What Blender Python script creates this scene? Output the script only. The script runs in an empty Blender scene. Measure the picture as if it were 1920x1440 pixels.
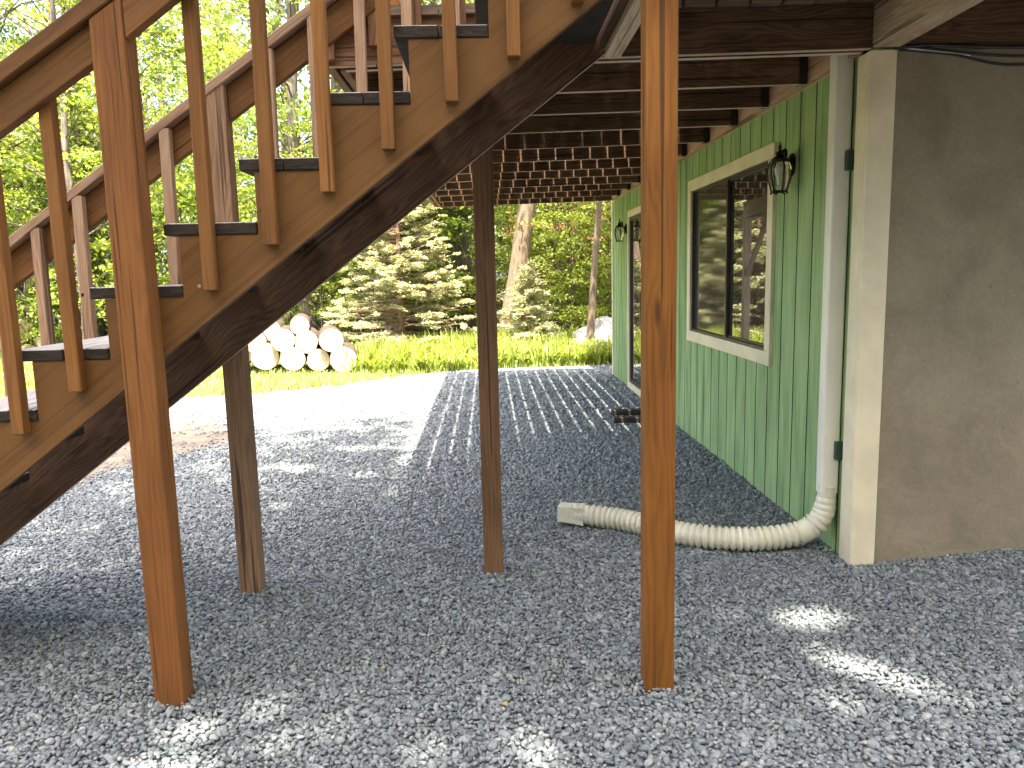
import bpy, bmesh, math, random
import numpy as np
from mathutils import Vector, Matrix, Quaternion
sc = bpy.context.scene
COL = sc.collection
rnd = random.Random(7)
RAD = math.radians

# ------------------------------------------------------------------ camera
CAM_R = Vector((0.99921037, -0.03199534, -0.02355722))
CAM_U = Vector((0.02786460, 0.14165042, 0.98952449))
CAM_W = Vector((0.02832328, 0.98939954, -0.14243010))
cd = bpy.data.cameras.new('camera')
cam = bpy.data.objects.new('camera', cd)
COL.objects.link(cam)
m = Matrix.Identity(4)
for i in range(3):
    m[i][0], m[i][1], m[i][2] = CAM_R[i], CAM_U[i], -CAM_W[i]
m[2][3] = 1.42
cam.matrix_world = m
cd.sensor_width = 36
cd.lens = 1429.75 / 1920 * 36
cd.clip_start = 0.05
cd.clip_end = 600
sc.camera = cam

# ------------------------------------------------------------------ world, sun, exposure
SUN_ELEV = RAD(71.5)
SUN_TRAVEL = Vector((0.03, math.cos(SUN_ELEV), -math.sin(SUN_ELEV))).normalized()   # light travels away from the camera, down
w = bpy.data.worlds.new('World')
sc.world = w
w.use_nodes = True
nt = w.node_tree
bg = nt.nodes['Background']
sky = nt.nodes.new('ShaderNodeTexSky')
sky.sky_type = 'NISHITA'
sky.sun_disc = False
sky.sun_elevation = SUN_ELEV
sky.sun_rotation = RAD(180)
sky.dust_density = 4.0
sky.air_density = 0.48
sky.ozone_density = 0.0
nt.links.new(sky.outputs[0], bg.inputs[0])
bg.inputs[1].default_value = 0.15
ld = bpy.data.lights.new('sun', 'SUN')
ld.energy = 2.5
ld.angle = RAD(0.53)
ld.color = (1.0, 0.94, 0.82)
sun = bpy.data.objects.new('sun', ld)
COL.objects.link(sun)
sun.rotation_mode = 'QUATERNION'
sun.rotation_quaternion = SUN_TRAVEL.to_track_quat('-Z', 'Y')
sun.location = (0, -10, 30)
sc.view_settings.view_transform = 'Standard'
sc.view_settings.look = 'None'
sc.view_settings.gamma = 1
sc.view_settings.exposure = 3.48
sc.render.engine = 'CYCLES'
sc.cycles.use_denoising = True
sc.cycles.max_bounces = 10
sc.cycles.diffuse_bounces = 6
sc.cycles.transparent_max_bounces = 12
sc.cycles.sample_clamp_indirect = 8


# ------------------------------------------------------------------ helpers
def tag(o, label=None, cat=None, group=None, kind=None):
    if label: o['label'] = label
    if cat: o['category'] = cat
    if group: o['group'] = group
    if kind: o['kind'] = kind
    return o


def empty(name, loc, label, cat, group=None):
    o = bpy.data.objects.new(name, None)
    COL.objects.link(o)
    o.location = loc
    o.empty_display_size = 0.2
    return tag(o, label, cat, group)


def link(name, me, mats, parent=None, mat=None):
    """link mesh data as an object; mat is a WORLD matrix, converted to the parent's space (parents are unrotated empties)"""
    o = bpy.data.objects.new(name, me)
    COL.objects.link(o)
    for mm in (mats if isinstance(mats, (list, tuple)) else [mats]):
        me.materials.append(mm)
    M = mat if mat is not None else Matrix.Identity(4)
    if parent is not None:
        o.parent = parent
        off = Vector((0, 0, 0))
        p = parent
        while p is not None:
            off += p.location
            p = p.parent
        M = Matrix.Translation(-off) @ M
        o.matrix_local = M
    else:
        o.matrix_world = M
    return o


def np_mesh(name, V, F, smooth=False):
    """V (n,3) array, F (m,k) array of equal sized faces"""
    me = bpy.data.meshes.new(name)
    V = np.asarray(V, np.float32)
    F = np.asarray(F, np.int32)
    k = F.shape[1]
    me.vertices.add(len(V))
    me.vertices.foreach_set('co', V.ravel())
    me.loops.add(F.size)
    me.loops.foreach_set('vertex_index', F.ravel())
    me.polygons.add(len(F))
    me.polygons.foreach_set('loop_start', np.arange(0, F.size, k, dtype=np.int32))
    me.polygons.foreach_set('loop_total', np.full(len(F), k, np.int32))
    if smooth:
        me.polygons.foreach_set('use_smooth', np.ones(len(F), bool))
    me.update(calc_edges=True)
    me.validate()
    return me


class MB:
    """collects shapes into one mesh"""
    def __init__(s):
        s.v, s.f, s.mi = [], [], []

    def add(s, v, f, mi=0):
        n = len(s.v)
        s.v += [tuple(p) for p in v]
        s.f += [tuple(i + n for i in q) for q in f]
        s.mi += [mi] * len(f)

    def box(s, x0, x1, y0, y1, z0, z1, mi=0):
        v = [(x0, y0, z0), (x1, y0, z0), (x1, y1, z0), (x0, y1, z0), (x0, y0, z1), (x1, y0, z1), (x1, y1, z1), (x0, y1, z1)]
        f = [(0, 3, 2, 1), (4, 5, 6, 7), (0, 1, 5, 4), (1, 2, 6, 5), (2, 3, 7, 6), (3, 0, 4, 7)]
        s.add(v, f, mi)

    def tube(s, pts, rad, n=8, cap=True, mi=0, squash=None):
        pts = [Vector(p) for p in pts]
        if not isinstance(rad, (list, tuple)): rad = [rad] * len(pts)
        up = None
        rings = []
        for i, p in enumerate(pts):
            d = (pts[min(i + 1, len(pts) - 1)] - pts[max(i - 1, 0)]).normalized()
            if up is None:
                up = Vector((0, 0, 1)) if abs(d.z) < 0.9 else Vector((1, 0, 0))
            a = (up - d * up.dot(d)).normalized()
            up = a
            b = d.cross(a)
            rings.append([p + (a * math.cos(2 * math.pi * k / n) + b * math.sin(2 * math.pi * k / n)) * rad[i] for k in range(n)])
        v = [q for r in rings for q in r]
        f = []
        for i in range(len(rings) - 1):
            for k in range(n):
                f.append((i * n + k, i * n + (k + 1) % n, (i + 1) * n + (k + 1) % n, (i + 1) * n + k))
        if cap:
            f.append(tuple(range(n - 1, -1, -1)))
            f.append(tuple((len(rings) - 1) * n + k for k in range(n)))
        s.add(v, f, mi)

    def lathe(s, c, prof, n=16, mi=0, ax='z'):
        """prof list of (r, h) along z from centre c"""
        v, f = [], []
        for r, h in prof:
            for k in range(n):
                a = 2 * math.pi * k / n
                v.append((c[0] + r * math.cos(a), c[1] + r * math.sin(a), c[2] + h))
        for i in range(len(prof) - 1):
            for k in range(n):
                f.append((i * n + k, i * n + (k + 1) % n, (i + 1) * n + (k + 1) % n, (i + 1) * n + k))
        f.append(tuple(range(n - 1, -1, -1)))
        f.append(tuple((len(prof) - 1) * n + k for k in range(n)))
        s.add(v, f, mi)

    def mesh(s, name, smooth=False, bevel=0, angle=None):
        me = bpy.data.meshes.new(name)
        me.from_pydata(s.v, [], s.f)
        for p, i in zip(me.polygons, s.mi): p.material_index = i
        bm = bmesh.new()
        bm.from_mesh(me)
        bmesh.ops.recalc_face_normals(bm, faces=bm.faces)
        if bevel:
            bmesh.ops.bevel(bm, geom=bm.edges[:], offset=bevel, segments=1, affect='EDGES', clamp_overlap=True)
        bm.to_mesh(me)
        bm.free()
        if smooth:
            for p in me.polygons: p.use_smooth = True
            if angle:
                me.set_sharp_from_angle(angle=RAD(angle))
        me.update()
        return me

    def build(s, name, mats, parent=None, smooth=False, bevel=0, angle=None, mat=None):
        return link(name, s.mesh(name, smooth, bevel, angle), mats, parent, mat)


def board(name, p0, p1, wid, thk, mats, parent, up=(0, 0, 1), bevel=0.003, bottom_mi=0, jitter=0.0):
    """a straight timber: local X along p0->p1, local Z along 'up' (wid), local Y (thk). p0,p1 centre line"""
    p0, p1 = Vector(p0), Vector(p1)
    d = p1 - p0
    L = d.length
    x = d.normalized()
    z = Vector(up)
    z = (z - x * z.dot(x)).normalized()
    y = z.cross(x)
    b = MB()
    n = max(1, int(L / 0.5)) if jitter else 1
    b.box(0, L, -thk / 2, thk / 2, -wid / 2, wid / 2)
    me = b.mesh(name, bevel=bevel)
    if bottom_mi:
        for p in me.polygons:
            if p.normal.z < -0.8: p.material_index = bottom_mi
    M = Matrix.Identity(4)
    for i in range(3):
        M[i][0], M[i][1], M[i][2], M[i][3] = x[i], y[i], z[i], p0[i]
    return link(name, me, mats, parent, M)


# ------------------------------------------------------------------ materials
def new_mat(name):
    mt = bpy.data.materials.new(name)
    mt.use_nodes = True
    n = mt.node_tree.nodes
    l = mt.node_tree.links
    return mt, n, l, n['Principled BSDF']


def node(n, t, **kw):
    q = n.new(t)
    for k, v in kw.items():
        if k in q.inputs.keys() if hasattr(q.inputs, 'keys') else False:
            q.inputs[k].default_value = v
        else:
            setattr(q, k, v)
    return q


def ramp(n, stops):
    r = n.new('ShaderNodeValToRGB')
    e = r.color_ramp.elements
    e[0].position, e[0].color = stops[0][0], (*stops[0][1], 1)
    e[1].position, e[1].color = stops[1][0], (*stops[1][1], 1)
    for p, c in stops[2:]:
        q = e.new(p)
        q.color = (*c, 1)
    return r


def mixc(n, l, fac, a, b, blend='MIX'):
    q = n.new('ShaderNodeMix')
    q.data_type = 'RGBA'
    q.blend_type = blend
    for s, v in ((q.inputs['Factor'], fac), (q.inputs['A'], a), (q.inputs['B'], b)):
        if isinstance(v, (int, float)): s.default_value = v
        elif isinstance(v, tuple): s.default_value = (*v, 1)
        else: l.new(v, s)
    return q.outputs['Result']


def wood(name, dark, mid, light, rough=0.75, grain=1.0, knots=0.5, wear=None, bump=0.25, contrast=1.0):
    """timber with grain along local X"""
    mt, n, l, bs = new_mat(name)
    tc = n.new('ShaderNodeTexCoord')
    oi = n.new('ShaderNodeObjectInfo')
    off = n.new('ShaderNodeVectorMath'); off.operation = 'MULTIPLY_ADD'
    cmb = n.new('ShaderNodeCombineXYZ')
    for i, k in enumerate((37.0, 11.0, 23.0)):
        mm = n.new('ShaderNodeMath'); mm.operation = 'MULTIPLY'; mm.inputs[1].default_value = k
        l.new(oi.outputs['Random'], mm.inputs[0])
        l.new(mm.outputs[0], cmb.inputs[i])
    add = n.new('ShaderNodeVectorMath'); add.operation = 'ADD'
    l.new(tc.outputs['Object'], add.inputs[0]); l.new(cmb.outputs[0], add.inputs[1])
    # knots: sparse voronoi that also bends the grain
    mpk = n.new('ShaderNodeMapping'); mpk.inputs['Scale'].default_value = (1.6, 7, 7)
    l.new(add.outputs[0], mpk.inputs[0])
    vk = n.new('ShaderNodeTexVoronoi'); vk.inputs['Scale'].default_value = 1.3
    l.new(mpk.outputs[0], vk.inputs['Vector'])
    kr = ramp(n, [(0.0, (1, 1, 1)), (0.22, (0, 0, 0))])
    l.new(vk.outputs['Distance'], kr.inputs[0])
    # slow warp
    mpw = n.new('ShaderNodeMapping'); mpw.inputs['Scale'].default_value = (1.2, 6, 6)
    l.new(add.outputs[0], mpw.inputs[0])
    nw = n.new('ShaderNodeTexNoise'); nw.inputs['Scale'].default_value = 1.5; nw.inputs['Detail'].default_value = 2
    l.new(mpw.outputs[0], nw.inputs['Vector'])
    # growth rings
    mpr = n.new('ShaderNodeMapping'); mpr.inputs['Scale'].default_value = (0.5, 1, 1)
    l.new(add.outputs[0], mpr.inputs[0])
    sep = n.new('ShaderNodeSeparateXYZ'); l.new(mpr.outputs[0], sep.inputs[0])
    s1 = n.new('ShaderNodeMath'); s1.operation = 'ADD'
    l.new(sep.outputs['Y'], s1.inputs[0]); l.new(sep.outputs['Z'], s1.inputs[1])
    s2 = n.new('ShaderNodeMath'); s2.operation = 'MULTIPLY_ADD'; s2.inputs[1].default_value = 0.16 * grain
    l.new(nw.outputs['Fac'], s2.inputs[0]); l.new(s1.outputs[0], s2.inputs[2])
    s3 = n.new('ShaderNodeMath'); s3.operation = 'MULTIPLY_ADD'; s3.inputs[1].default_value = 0.03 * knots
    l.new(kr.outputs[0], s3.inputs[0]); l.new(s2.outputs[0], s3.inputs[2])
    s4 = n.new('ShaderNodeMath'); s4.operation = 'MULTIPLY'; s4.inputs[1].default_value = 300.0
    l.new(s3.outputs[0], s4.inputs[0])
    s5 = n.new('ShaderNodeMath'); s5.operation = 'SINE'; l.new(s4.outputs[0], s5.inputs[0])
    s6 = n.new('ShaderNodeMapRange'); s6.inputs[1].default_value = -1; s6.inputs[2].default_value = 1
    l.new(s5.outputs[0], s6.inputs[0])
    # fine fibre
    mpf = n.new('ShaderNodeMapping'); mpf.inputs['Scale'].default_value = (3, 140, 140)
    l.new(add.outputs[0], mpf.inputs[0])
    nf = n.new('ShaderNodeTexNoise'); nf.inputs['Scale'].default_value = 1; nf.inputs['Detail'].default_value = 3
    l.new(mpf.outputs[0], nf.inputs['Vector'])
    # blotches
    nb = n.new('ShaderNodeTexNoise'); nb.inputs['Scale'].default_value = 3.0; nb.inputs['Detail'].default_value = 4
    mpb = n.new('ShaderNodeMapping'); mpb.inputs['Scale'].default_value = (0.8, 3, 3)
    l.new(add.outputs[0], mpb.inputs[0]); l.new(mpb.outputs[0], nb.inputs['Vector'])
    a = n.new('ShaderNodeMath'); a.operation = 'MULTIPLY_ADD'; a.inputs[1].default_value = 0.28 * contrast
    l.new(s6.outputs[0], a.inputs[0])
    b = n.new('ShaderNodeMath'); b.operation = 'MULTIPLY_ADD'; b.inputs[1].default_value = 0.75; 
    l.new(nf.outputs['Fac'], b.inputs[0])
    c = n.new('ShaderNodeMath'); c.operation = 'MULTIPLY_ADD'; c.inputs[1].default_value = 0.9; c.inputs[2].default_value = -0.46
    l.new(nb.outputs['Fac'], c.inputs[0])
    l.new(c.outputs[0], b.inputs[2]); l.new(b.outputs[0], a.inputs[2])
    rp = ramp(n, [(0.08, dark), (0.9, light), (0.46, mid)])
    l.new(a.outputs[0], rp.inputs[0])
    # small dark checks running with the grain
    mpc = n.new('ShaderNodeMapping'); mpc.inputs['Scale'].default_value = (0.9, 46, 46)
    l.new(add.outputs[0], mpc.inputs[0])
    nc = n.new('ShaderNodeTexNoise'); nc.inputs['Scale'].default_value = 1.0; nc.inputs['Detail'].default_value = 1
    l.new(mpc.outputs[0], nc.inputs['Vector'])
    cr = ramp(n, [(0.645, (0, 0, 0)), (0.68, (1, 1, 1))])
    l.new(nc.outputs['Fac'], cr.inputs[0])
    cm = n.new('ShaderNodeMath'); cm.operation = 'MULTIPLY'; cm.inputs[1].default_value = 0.75
    l.new(cr.outputs[0], cm.inputs[0])
    col = mixc(n, l, cm.outputs[0], rp.outputs[0], tuple(x * 0.35 for x in dark))
    kr2 = ramp(n, [(0.05, (1, 1, 1)), (0.13, (0, 0, 0))]); l.new(vk.outputs['Distance'], kr2.inputs[0])
    km = n.new('ShaderNodeMath'); km.operation = 'MULTIPLY'; km.inputs[1].default_value = 0.8 * min(1, knots)
    l.new(kr2.outputs[0], km.inputs[0])
    col = mixc(n, l, km.outputs[0], col, tuple(x * 0.55 for x in dark))
    if wear:
        wn = n.new('ShaderNodeTexNoise'); wn.inputs['Scale'].default_value = 5; wn.inputs['Detail'].default_value = 6
        mpx = n.new('ShaderNodeMapping'); mpx.inputs['Scale'].default_value = (0.7, 5, 5)
        l.new(add.outputs[0], mpx.inputs[0]); l.new(mpx.outputs[0], wn.inputs['Vector'])
        wr = ramp(n, [(0.45, (0, 0, 0)), (0.7, (1, 1, 1))]); l.new(wn.outputs['Fac'], wr.inputs[0])
        col = mixc(n, l, wr.outputs[0], col, wear)
    # each timber its own tone
    tr = n.new('ShaderNodeMapRange'); tr.inputs[3].default_value = 0.82; tr.inputs[4].default_value = 1.16
    l.new(oi.outputs['Random'], tr.inputs[0])
    hs = n.new('ShaderNodeHueSaturation'); l.new(tr.outputs[0], hs.inputs['Value']); l.new(col, hs.inputs['Color'])
    l.new(hs.outputs[0], bs.inputs['Base Color'])
    bs.inputs['Roughness'].default_value = rough
    bs.inputs['Specular IOR Level'].default_value = 0.3
    bp = n.new('ShaderNodeBump'); bp.inputs['Strength'].default_value = bump; bp.inputs['Distance'].default_value = 0.004
    hb = n.new('ShaderNodeMath'); hb.operation = 'SUBTRACT'; l.new(a.outputs[0], hb.inputs[0]); l.new(cm.outputs[0], hb.inputs[1])
    l.new(hb.outputs[0], bp.inputs['Height']); l.new(bp.outputs[0], bs.inputs['Normal'])
    return mt


def plain(name, col, rough=0.6, metal=0.0, noise=0.0, scale=8.0, bump=0.0, bscale=60.0, col2=None, detail=5, stretch=(1, 1, 1)):
    mt, n, l, bs = new_mat(name)
    bs.inputs['Roughness'].default_value = rough
    bs.inputs['Metallic'].default_value = metal
    bs.inputs['Base Color'].default_value = (*col, 1)
    tc = n.new('ShaderNodeTexCoord')
    mp = n.new('ShaderNodeMapping'); mp.inputs['Scale'].default_value = stretch
    l.new(tc.outputs['Object'], mp.inputs[0])
    if noise or col2:
        q = n.new('ShaderNodeTexNoise'); q.inputs['Scale'].default_value = scale; q.inputs['Detail'].default_value = detail
        l.new(mp.outputs[0], q.inputs['Vector'])
        c2 = col2 or tuple(max(0, c * (1 - noise)) for c in col)
        c1 = col if col2 else tuple(min(1, c * (1 + noise * 0.6)) for c in col)
        r = ramp(n, [(0.3, c2), (0.7, c1)])
        l.new(q.outputs['Fac'], r.inputs[0]); l.new(r.outputs[0], bs.inputs['Base Color'])
    if bump:
        q = n.new('ShaderNodeTexNoise'); q.inputs['Scale'].default_value = bscale; q.inputs['Detail'].default_value = 6
        l.new(mp.outputs[0], q.inputs['Vector'])
        bp = n.new('ShaderNodeBump'); bp.inputs['Strength'].default_value = bump; bp.inputs['Distance'].default_value = 0.01
        l.new(q.outputs['Fac'], bp.inputs['Height']); l.new(bp.outputs[0], bs.inputs['Normal'])
    return mt


def leaf_mat(name, cols, trans=0.45, rough=0.5, tint=(1.4, 1.35, 0.75)):
    mt, n, l, bs = new_mat(name)
    g = n.new('ShaderNodeNewGeometry')
    k = len(cols) - 1
    r = ramp(n, [(0, cols[0]), (1, cols[-1])] + [(i / k, cols[i]) for i in range(1, k)])
    l.new(g.outputs['Random Per Island'], r.inputs[0])
    l.new(r.outputs[0], bs.inputs['Base Color'])
    bs.inputs['Roughness'].default_value = rough
    bs.inputs['Specular IOR Level'].default_value = 0.35
    tr = n.new('ShaderNodeBsdfTranslucent')
    tcol = mixc(n, l, 1.0, r.outputs[0], tint, 'MULTIPLY')
    l.new(tcol, tr.inputs['Color'])
    mx = n.new('ShaderNodeMixShader'); mx.inputs[0].default_value = trans
    l.new(bs.outputs[0], mx.inputs[1]); l.new(tr.outputs[0], mx.inputs[2])
    out = [x for x in n if x.type == 'OUTPUT_MATERIAL'][0]
    l.new(mx.outputs[0], out.inputs['Surface'])
    return mt


M = {}
M['post'] = wood('post_wood', (0.0878, 0.03, 0.0037), (0.1756, 0.0614, 0.0077), (0.2341, 0.0909, 0.0126), grain=0.9, knots=1.0, contrast=0.75)
M['newel'] = wood('newel_wood', (0.1089, 0.0387, 0.0081), (0.2042, 0.075, 0.0157), (0.2723, 0.1087, 0.0252), grain=1.0, contrast=0.45)
M['rail'] = wood('rail_wood', (0.0784, 0.0312, 0.0072), (0.1536, 0.0619, 0.0133), (0.2092, 0.0915, 0.0216), grain=0.8, contrast=0.4)
M['baluster'] = wood('baluster_wood', (0.1187, 0.0462, 0.0097), (0.2153, 0.0858, 0.018), (0.2821, 0.1244, 0.0286), grain=0.8, contrast=0.4)
M['bleached'] = wood('bleached_wood', (0.187, 0.0989, 0.0544), (0.34, 0.1976, 0.1122), (0.425, 0.2767, 0.17), grain=1.1, contrast=0.8)
M['stringer'] = None
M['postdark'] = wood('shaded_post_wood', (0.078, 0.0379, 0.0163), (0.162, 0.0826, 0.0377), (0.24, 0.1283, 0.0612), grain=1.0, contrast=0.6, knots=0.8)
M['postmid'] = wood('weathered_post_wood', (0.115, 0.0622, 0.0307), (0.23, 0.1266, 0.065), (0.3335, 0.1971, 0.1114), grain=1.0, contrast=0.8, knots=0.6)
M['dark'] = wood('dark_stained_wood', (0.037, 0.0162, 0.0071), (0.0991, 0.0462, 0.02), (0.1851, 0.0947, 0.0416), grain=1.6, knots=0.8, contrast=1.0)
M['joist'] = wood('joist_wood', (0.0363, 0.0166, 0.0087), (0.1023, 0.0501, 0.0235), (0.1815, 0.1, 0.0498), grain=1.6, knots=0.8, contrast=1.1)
M['bare'] = wood('bare_bounce_lit_wood', (0.36, 0.252, 0.1705), (0.6, 0.462, 0.3293), (0.744, 0.6, 0.4528), grain=1.0, contrast=0.9)  # bare lower edges, paled further to put bounce light into the colour
M['rim'] = wood('rim_wood', (0.1105, 0.0485, 0.0231), (0.2295, 0.1091, 0.053), (0.306, 0.1615, 0.0816), grain=1.4, contrast=0.9)
M['tread'] = wood('weathered_tread_wood', (0.20, 0.17, 0.145), (0.36, 0.32, 0.285), (0.48, 0.44, 0.40), grain=1.0, contrast=0.8)
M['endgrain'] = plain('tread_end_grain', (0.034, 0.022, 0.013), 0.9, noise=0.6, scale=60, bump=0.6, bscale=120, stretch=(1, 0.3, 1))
M['tan'] = wood('tan_beam_wood', (0.25, 0.165, 0.10), (0.46, 0.33, 0.21), (0.58, 0.45, 0.31), grain=1.6, contrast=1.2, knots=1.0)
M['deckboard'] = wood('deck_board_wood', (0.13, 0.08, 0.05), (0.22, 0.15, 0.10), (0.32, 0.24, 0.17), grain=1.0)
M['ledger'] = wood('ledger_wood', (0.352, 0.187, 0.1045), (0.55, 0.341, 0.209), (0.66, 0.451, 0.2926), grain=1.0, contrast=0.6, knots=0.2)


def stringer_mat():
    mt, n, l, bs = new_mat('painted_stringer')
    tc = n.new('ShaderNodeTexCoord')
    q = n.new('ShaderNodeTexNoise'); q.inputs['Scale'].default_value = 2.6; q.inputs['Detail'].default_value = 6
    l.new(tc.outputs['Object'], q.inputs['Vector'])
    r = ramp(n, [(0.3, (0.128, 0.057, 0.0145)), (0.7, (0.182, 0.082, 0.0225))])
    l.new(q.outputs['Fac'], r.inputs[0])
    # faint brushed grain along the slope
    mpr = n.new('ShaderNodeMapping'); mpr.inputs['Rotation'].default_value = (0, RAD(37), 0)
    l.new(tc.outputs['Object'], mpr.inputs[0])
    mp = n.new('ShaderNodeMapping'); mp.inputs['Scale'].default_value = (1.6, 60, 55)
    l.new(mpr.outputs[0], mp.inputs[0])
    q2 = n.new('ShaderNodeTexNoise'); q2.inputs['Scale'].default_value = 1; q2.inputs['Detail'].default_value = 3
    l.new(mp.outputs[0], q2.inputs['Vector'])
    r2 = ramp(n, [(0.36, (0.55, 0.52, 0.5)), (0.52, (1, 1, 1))]); l.new(q2.outputs['Fac'], r2.inputs[0])
    c = mixc(n, l, 0.55, r.outputs[0], r2.outputs[0], 'MULTIPLY')
    # a few paint chips
    v = n.new('ShaderNodeTexVoronoi'); v.inputs['Scale'].default_value = 2.7
    l.new(tc.outputs['Object'], v.inputs['Vector'])
    r3 = ramp(n, [(0.022, (1, 1, 1)), (0.03, (0, 0, 0))]); l.new(v.outputs['Distance'], r3.inputs[0])
    c = mixc(n, l, r3.outputs[0], c, (0.5, 0.42, 0.33))
    l.new(c, bs.inputs['Base Color'])
    bs.inputs['Roughness'].default_value = 0.7
    bs.inputs['Specular IOR Level'].default_value = 0.25
    bp = n.new('ShaderNodeBump'); bp.inputs['Strength'].default_value = 0.25; bp.inputs['Distance'].default_value = 0.003
    l.new(q2.outputs['Fac'], bp.inputs['Height']); l.new(bp.outputs[0], bs.inputs['Normal'])
    return mt


M['stringer'] = stringer_mat()


def siding_mat():
    mt, n, l, bs = new_mat('green_stained_siding')
    tc = n.new('ShaderNodeTexCoord')
    mp = n.new('ShaderNodeMapping'); mp.inputs['Scale'].default_value = (60, 60, 2.2)
    l.new(tc.outputs['Object'], mp.inputs[0])
    q = n.new('ShaderNodeTexNoise'); q.inputs['Scale'].default_value = 1; q.inputs['Detail'].default_value = 5; q.inputs['Roughness'].default_value = 0.65
    l.new(mp.outputs[0], q.inputs['Vector'])
    mp2 = n.new('ShaderNodeMapping'); mp2.inputs['Scale'].default_value = (5, 5, 1.0)
    l.new(tc.outputs['Object'], mp2.inputs[0])
    q2 = n.new('ShaderNodeTexNoise'); q2.inputs['Scale'].default_value = 1.5; q2.inputs['Detail'].default_value = 6
    l.new(mp2.outputs[0], q2.inputs['Vector'])
    s = n.new('ShaderNodeMath'); s.operation = 'ADD'; l.new(q.outputs['Fac'], s.inputs[0]); l.new(q2.outputs['Fac'], s.inputs[1])
    r = ramp(n, [(0.37, (0.155, 0.25, 0.095)), (0.65, (0.385, 0.50, 0.225)), (0.51, (0.28, 0.395, 0.16))])
    h = n.new('ShaderNodeMath'); h.operation = 'MULTIPLY'; h.inputs[1].default_value = 0.5; l.new(s.outputs[0], h.inputs[0])
    l.new(h.outputs[0], r.inputs[0])
    # worn horizontal rubs
    mp3 = n.new('ShaderNodeMapping'); mp3.inputs['Scale'].default_value = (9, 9, 3.5)
    l.new(tc.outputs['Object'], mp3.inputs[0])
    q3 = n.new('ShaderNodeTexNoise'); q3.inputs['Scale'].default_value = 1; q3.inputs['Detail'].default_value = 8; q3.inputs['Roughness'].default_value = 0.75
    l.new(mp3.outputs[0], q3.inputs['Vector'])
    r3 = ramp(n, [(0.52, (0, 0, 0)), (0.70, (0.65, 0.65, 0.65))]); l.new(q3.outputs['Fac'], r3.inputs[0])
    c = mixc(n, l, r3.outputs[0], r.outputs[0], (0.34, 0.355, 0.19))
    l.new(c, bs.inputs['Base Color'])
    bs.inputs['Roughness'].default_value = 0.72
    bs.inputs['Specular IOR Level'].default_value = 0.3
    bp = n.new('ShaderNodeBump'); bp.inputs['Strength'].default_value = 0.5; bp.inputs['Distance'].default_value = 0.003
    l.new(q.outputs['Fac'], bp.inputs['Height']); l.new(bp.outputs[0], bs.inputs['Normal'])
    return mt


M['siding'] = siding_mat()
M['groove'] = plain('siding_groove', (0.03, 0.045, 0.025), 0.9)


def stucco_mat():
    mt, n, l, bs = new_mat('trowelled_cement')
    tc = n.new('ShaderNodeTexCoord')
    q = n.new('ShaderNodeTexNoise'); q.inputs['Scale'].default_value = 2.9; q.inputs['Detail'].default_value = 9; q.inputs['Roughness'].default_value = 0.62; q.inputs['Distortion'].default_value = 0.6
    l.new(tc.outputs['Object'], q.inputs['Vector'])
    r = ramp(n, [(0.24, (0.19, 0.147, 0.096)), (0.78, (0.315, 0.26, 0.175)), (0.5, (0.255, 0.207, 0.135))])
    l.new(q.outputs['Fac'], r.inputs[0])
    q2 = n.new('ShaderNodeTexNoise'); q2.inputs['Scale'].default_value = 55; q2.inputs['Detail'].default_value = 6
    l.new(tc.outputs['Object'], q2.inputs['Vector'])
    r2 = ramp(n, [(0.25, (0.82, 0.82, 0.82)), (0.7, (1.06, 1.06, 1.06))]); l.new(q2.outputs['Fac'], r2.inputs[0])
    c = mixc(n, l, 0.7, r.outputs[0], r2.outputs[0], 'MULTIPLY')
    # small pits and stains
    vp = n.new('ShaderNodeTexVoronoi'); vp.inputs['Scale'].default_value = 9
    l.new(tc.outputs['Object'], vp.inputs['Vector'])
    rp_ = ramp(n, [(0.03, (1, 1, 1)), (0.07, (0, 0, 0))]); l.new(vp.outputs['Distance'], rp_.inputs[0])
    pm = n.new('ShaderNodeMath'); pm.operation = 'MULTIPLY'; pm.inputs[1].default_value = 0.6
    l.new(rp_.outputs[0], pm.inputs[0])
    c = mixc(n, l, pm.outputs[0], c, (0.09, 0.075, 0.05))
    l.new(c, bs.inputs['Base Color'])
    bs.inputs['Roughness'].default_value = 0.85
    # trowel ridges
    q3 = n.new('ShaderNodeTexNoise'); q3.inputs['Scale'].default_value = 5; q3.inputs['Detail'].default_value = 4; q3.inputs['Distortion'].default_value = 2.0
    l.new(tc.outputs['Object'], q3.inputs['Vector'])
    b1 = n.new('ShaderNodeBump'); b1.inputs['Strength'].default_value = 0.3; b1.inputs['Distance'].default_value = 0.02
    l.new(q3.outputs['Fac'], b1.inputs['Height'])
    b2 = n.new('ShaderNodeBump'); b2.inputs['Strength'].default_value = 0.3; b2.inputs['Distance'].default_value = 0.002
    l.new(q2.outputs['Fac'], b2.inputs['Height']); l.new(b1.outputs[0], b2.inputs['Normal'])
    l.new(b2.outputs[0], bs.inputs['Normal'])
    return mt


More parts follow.
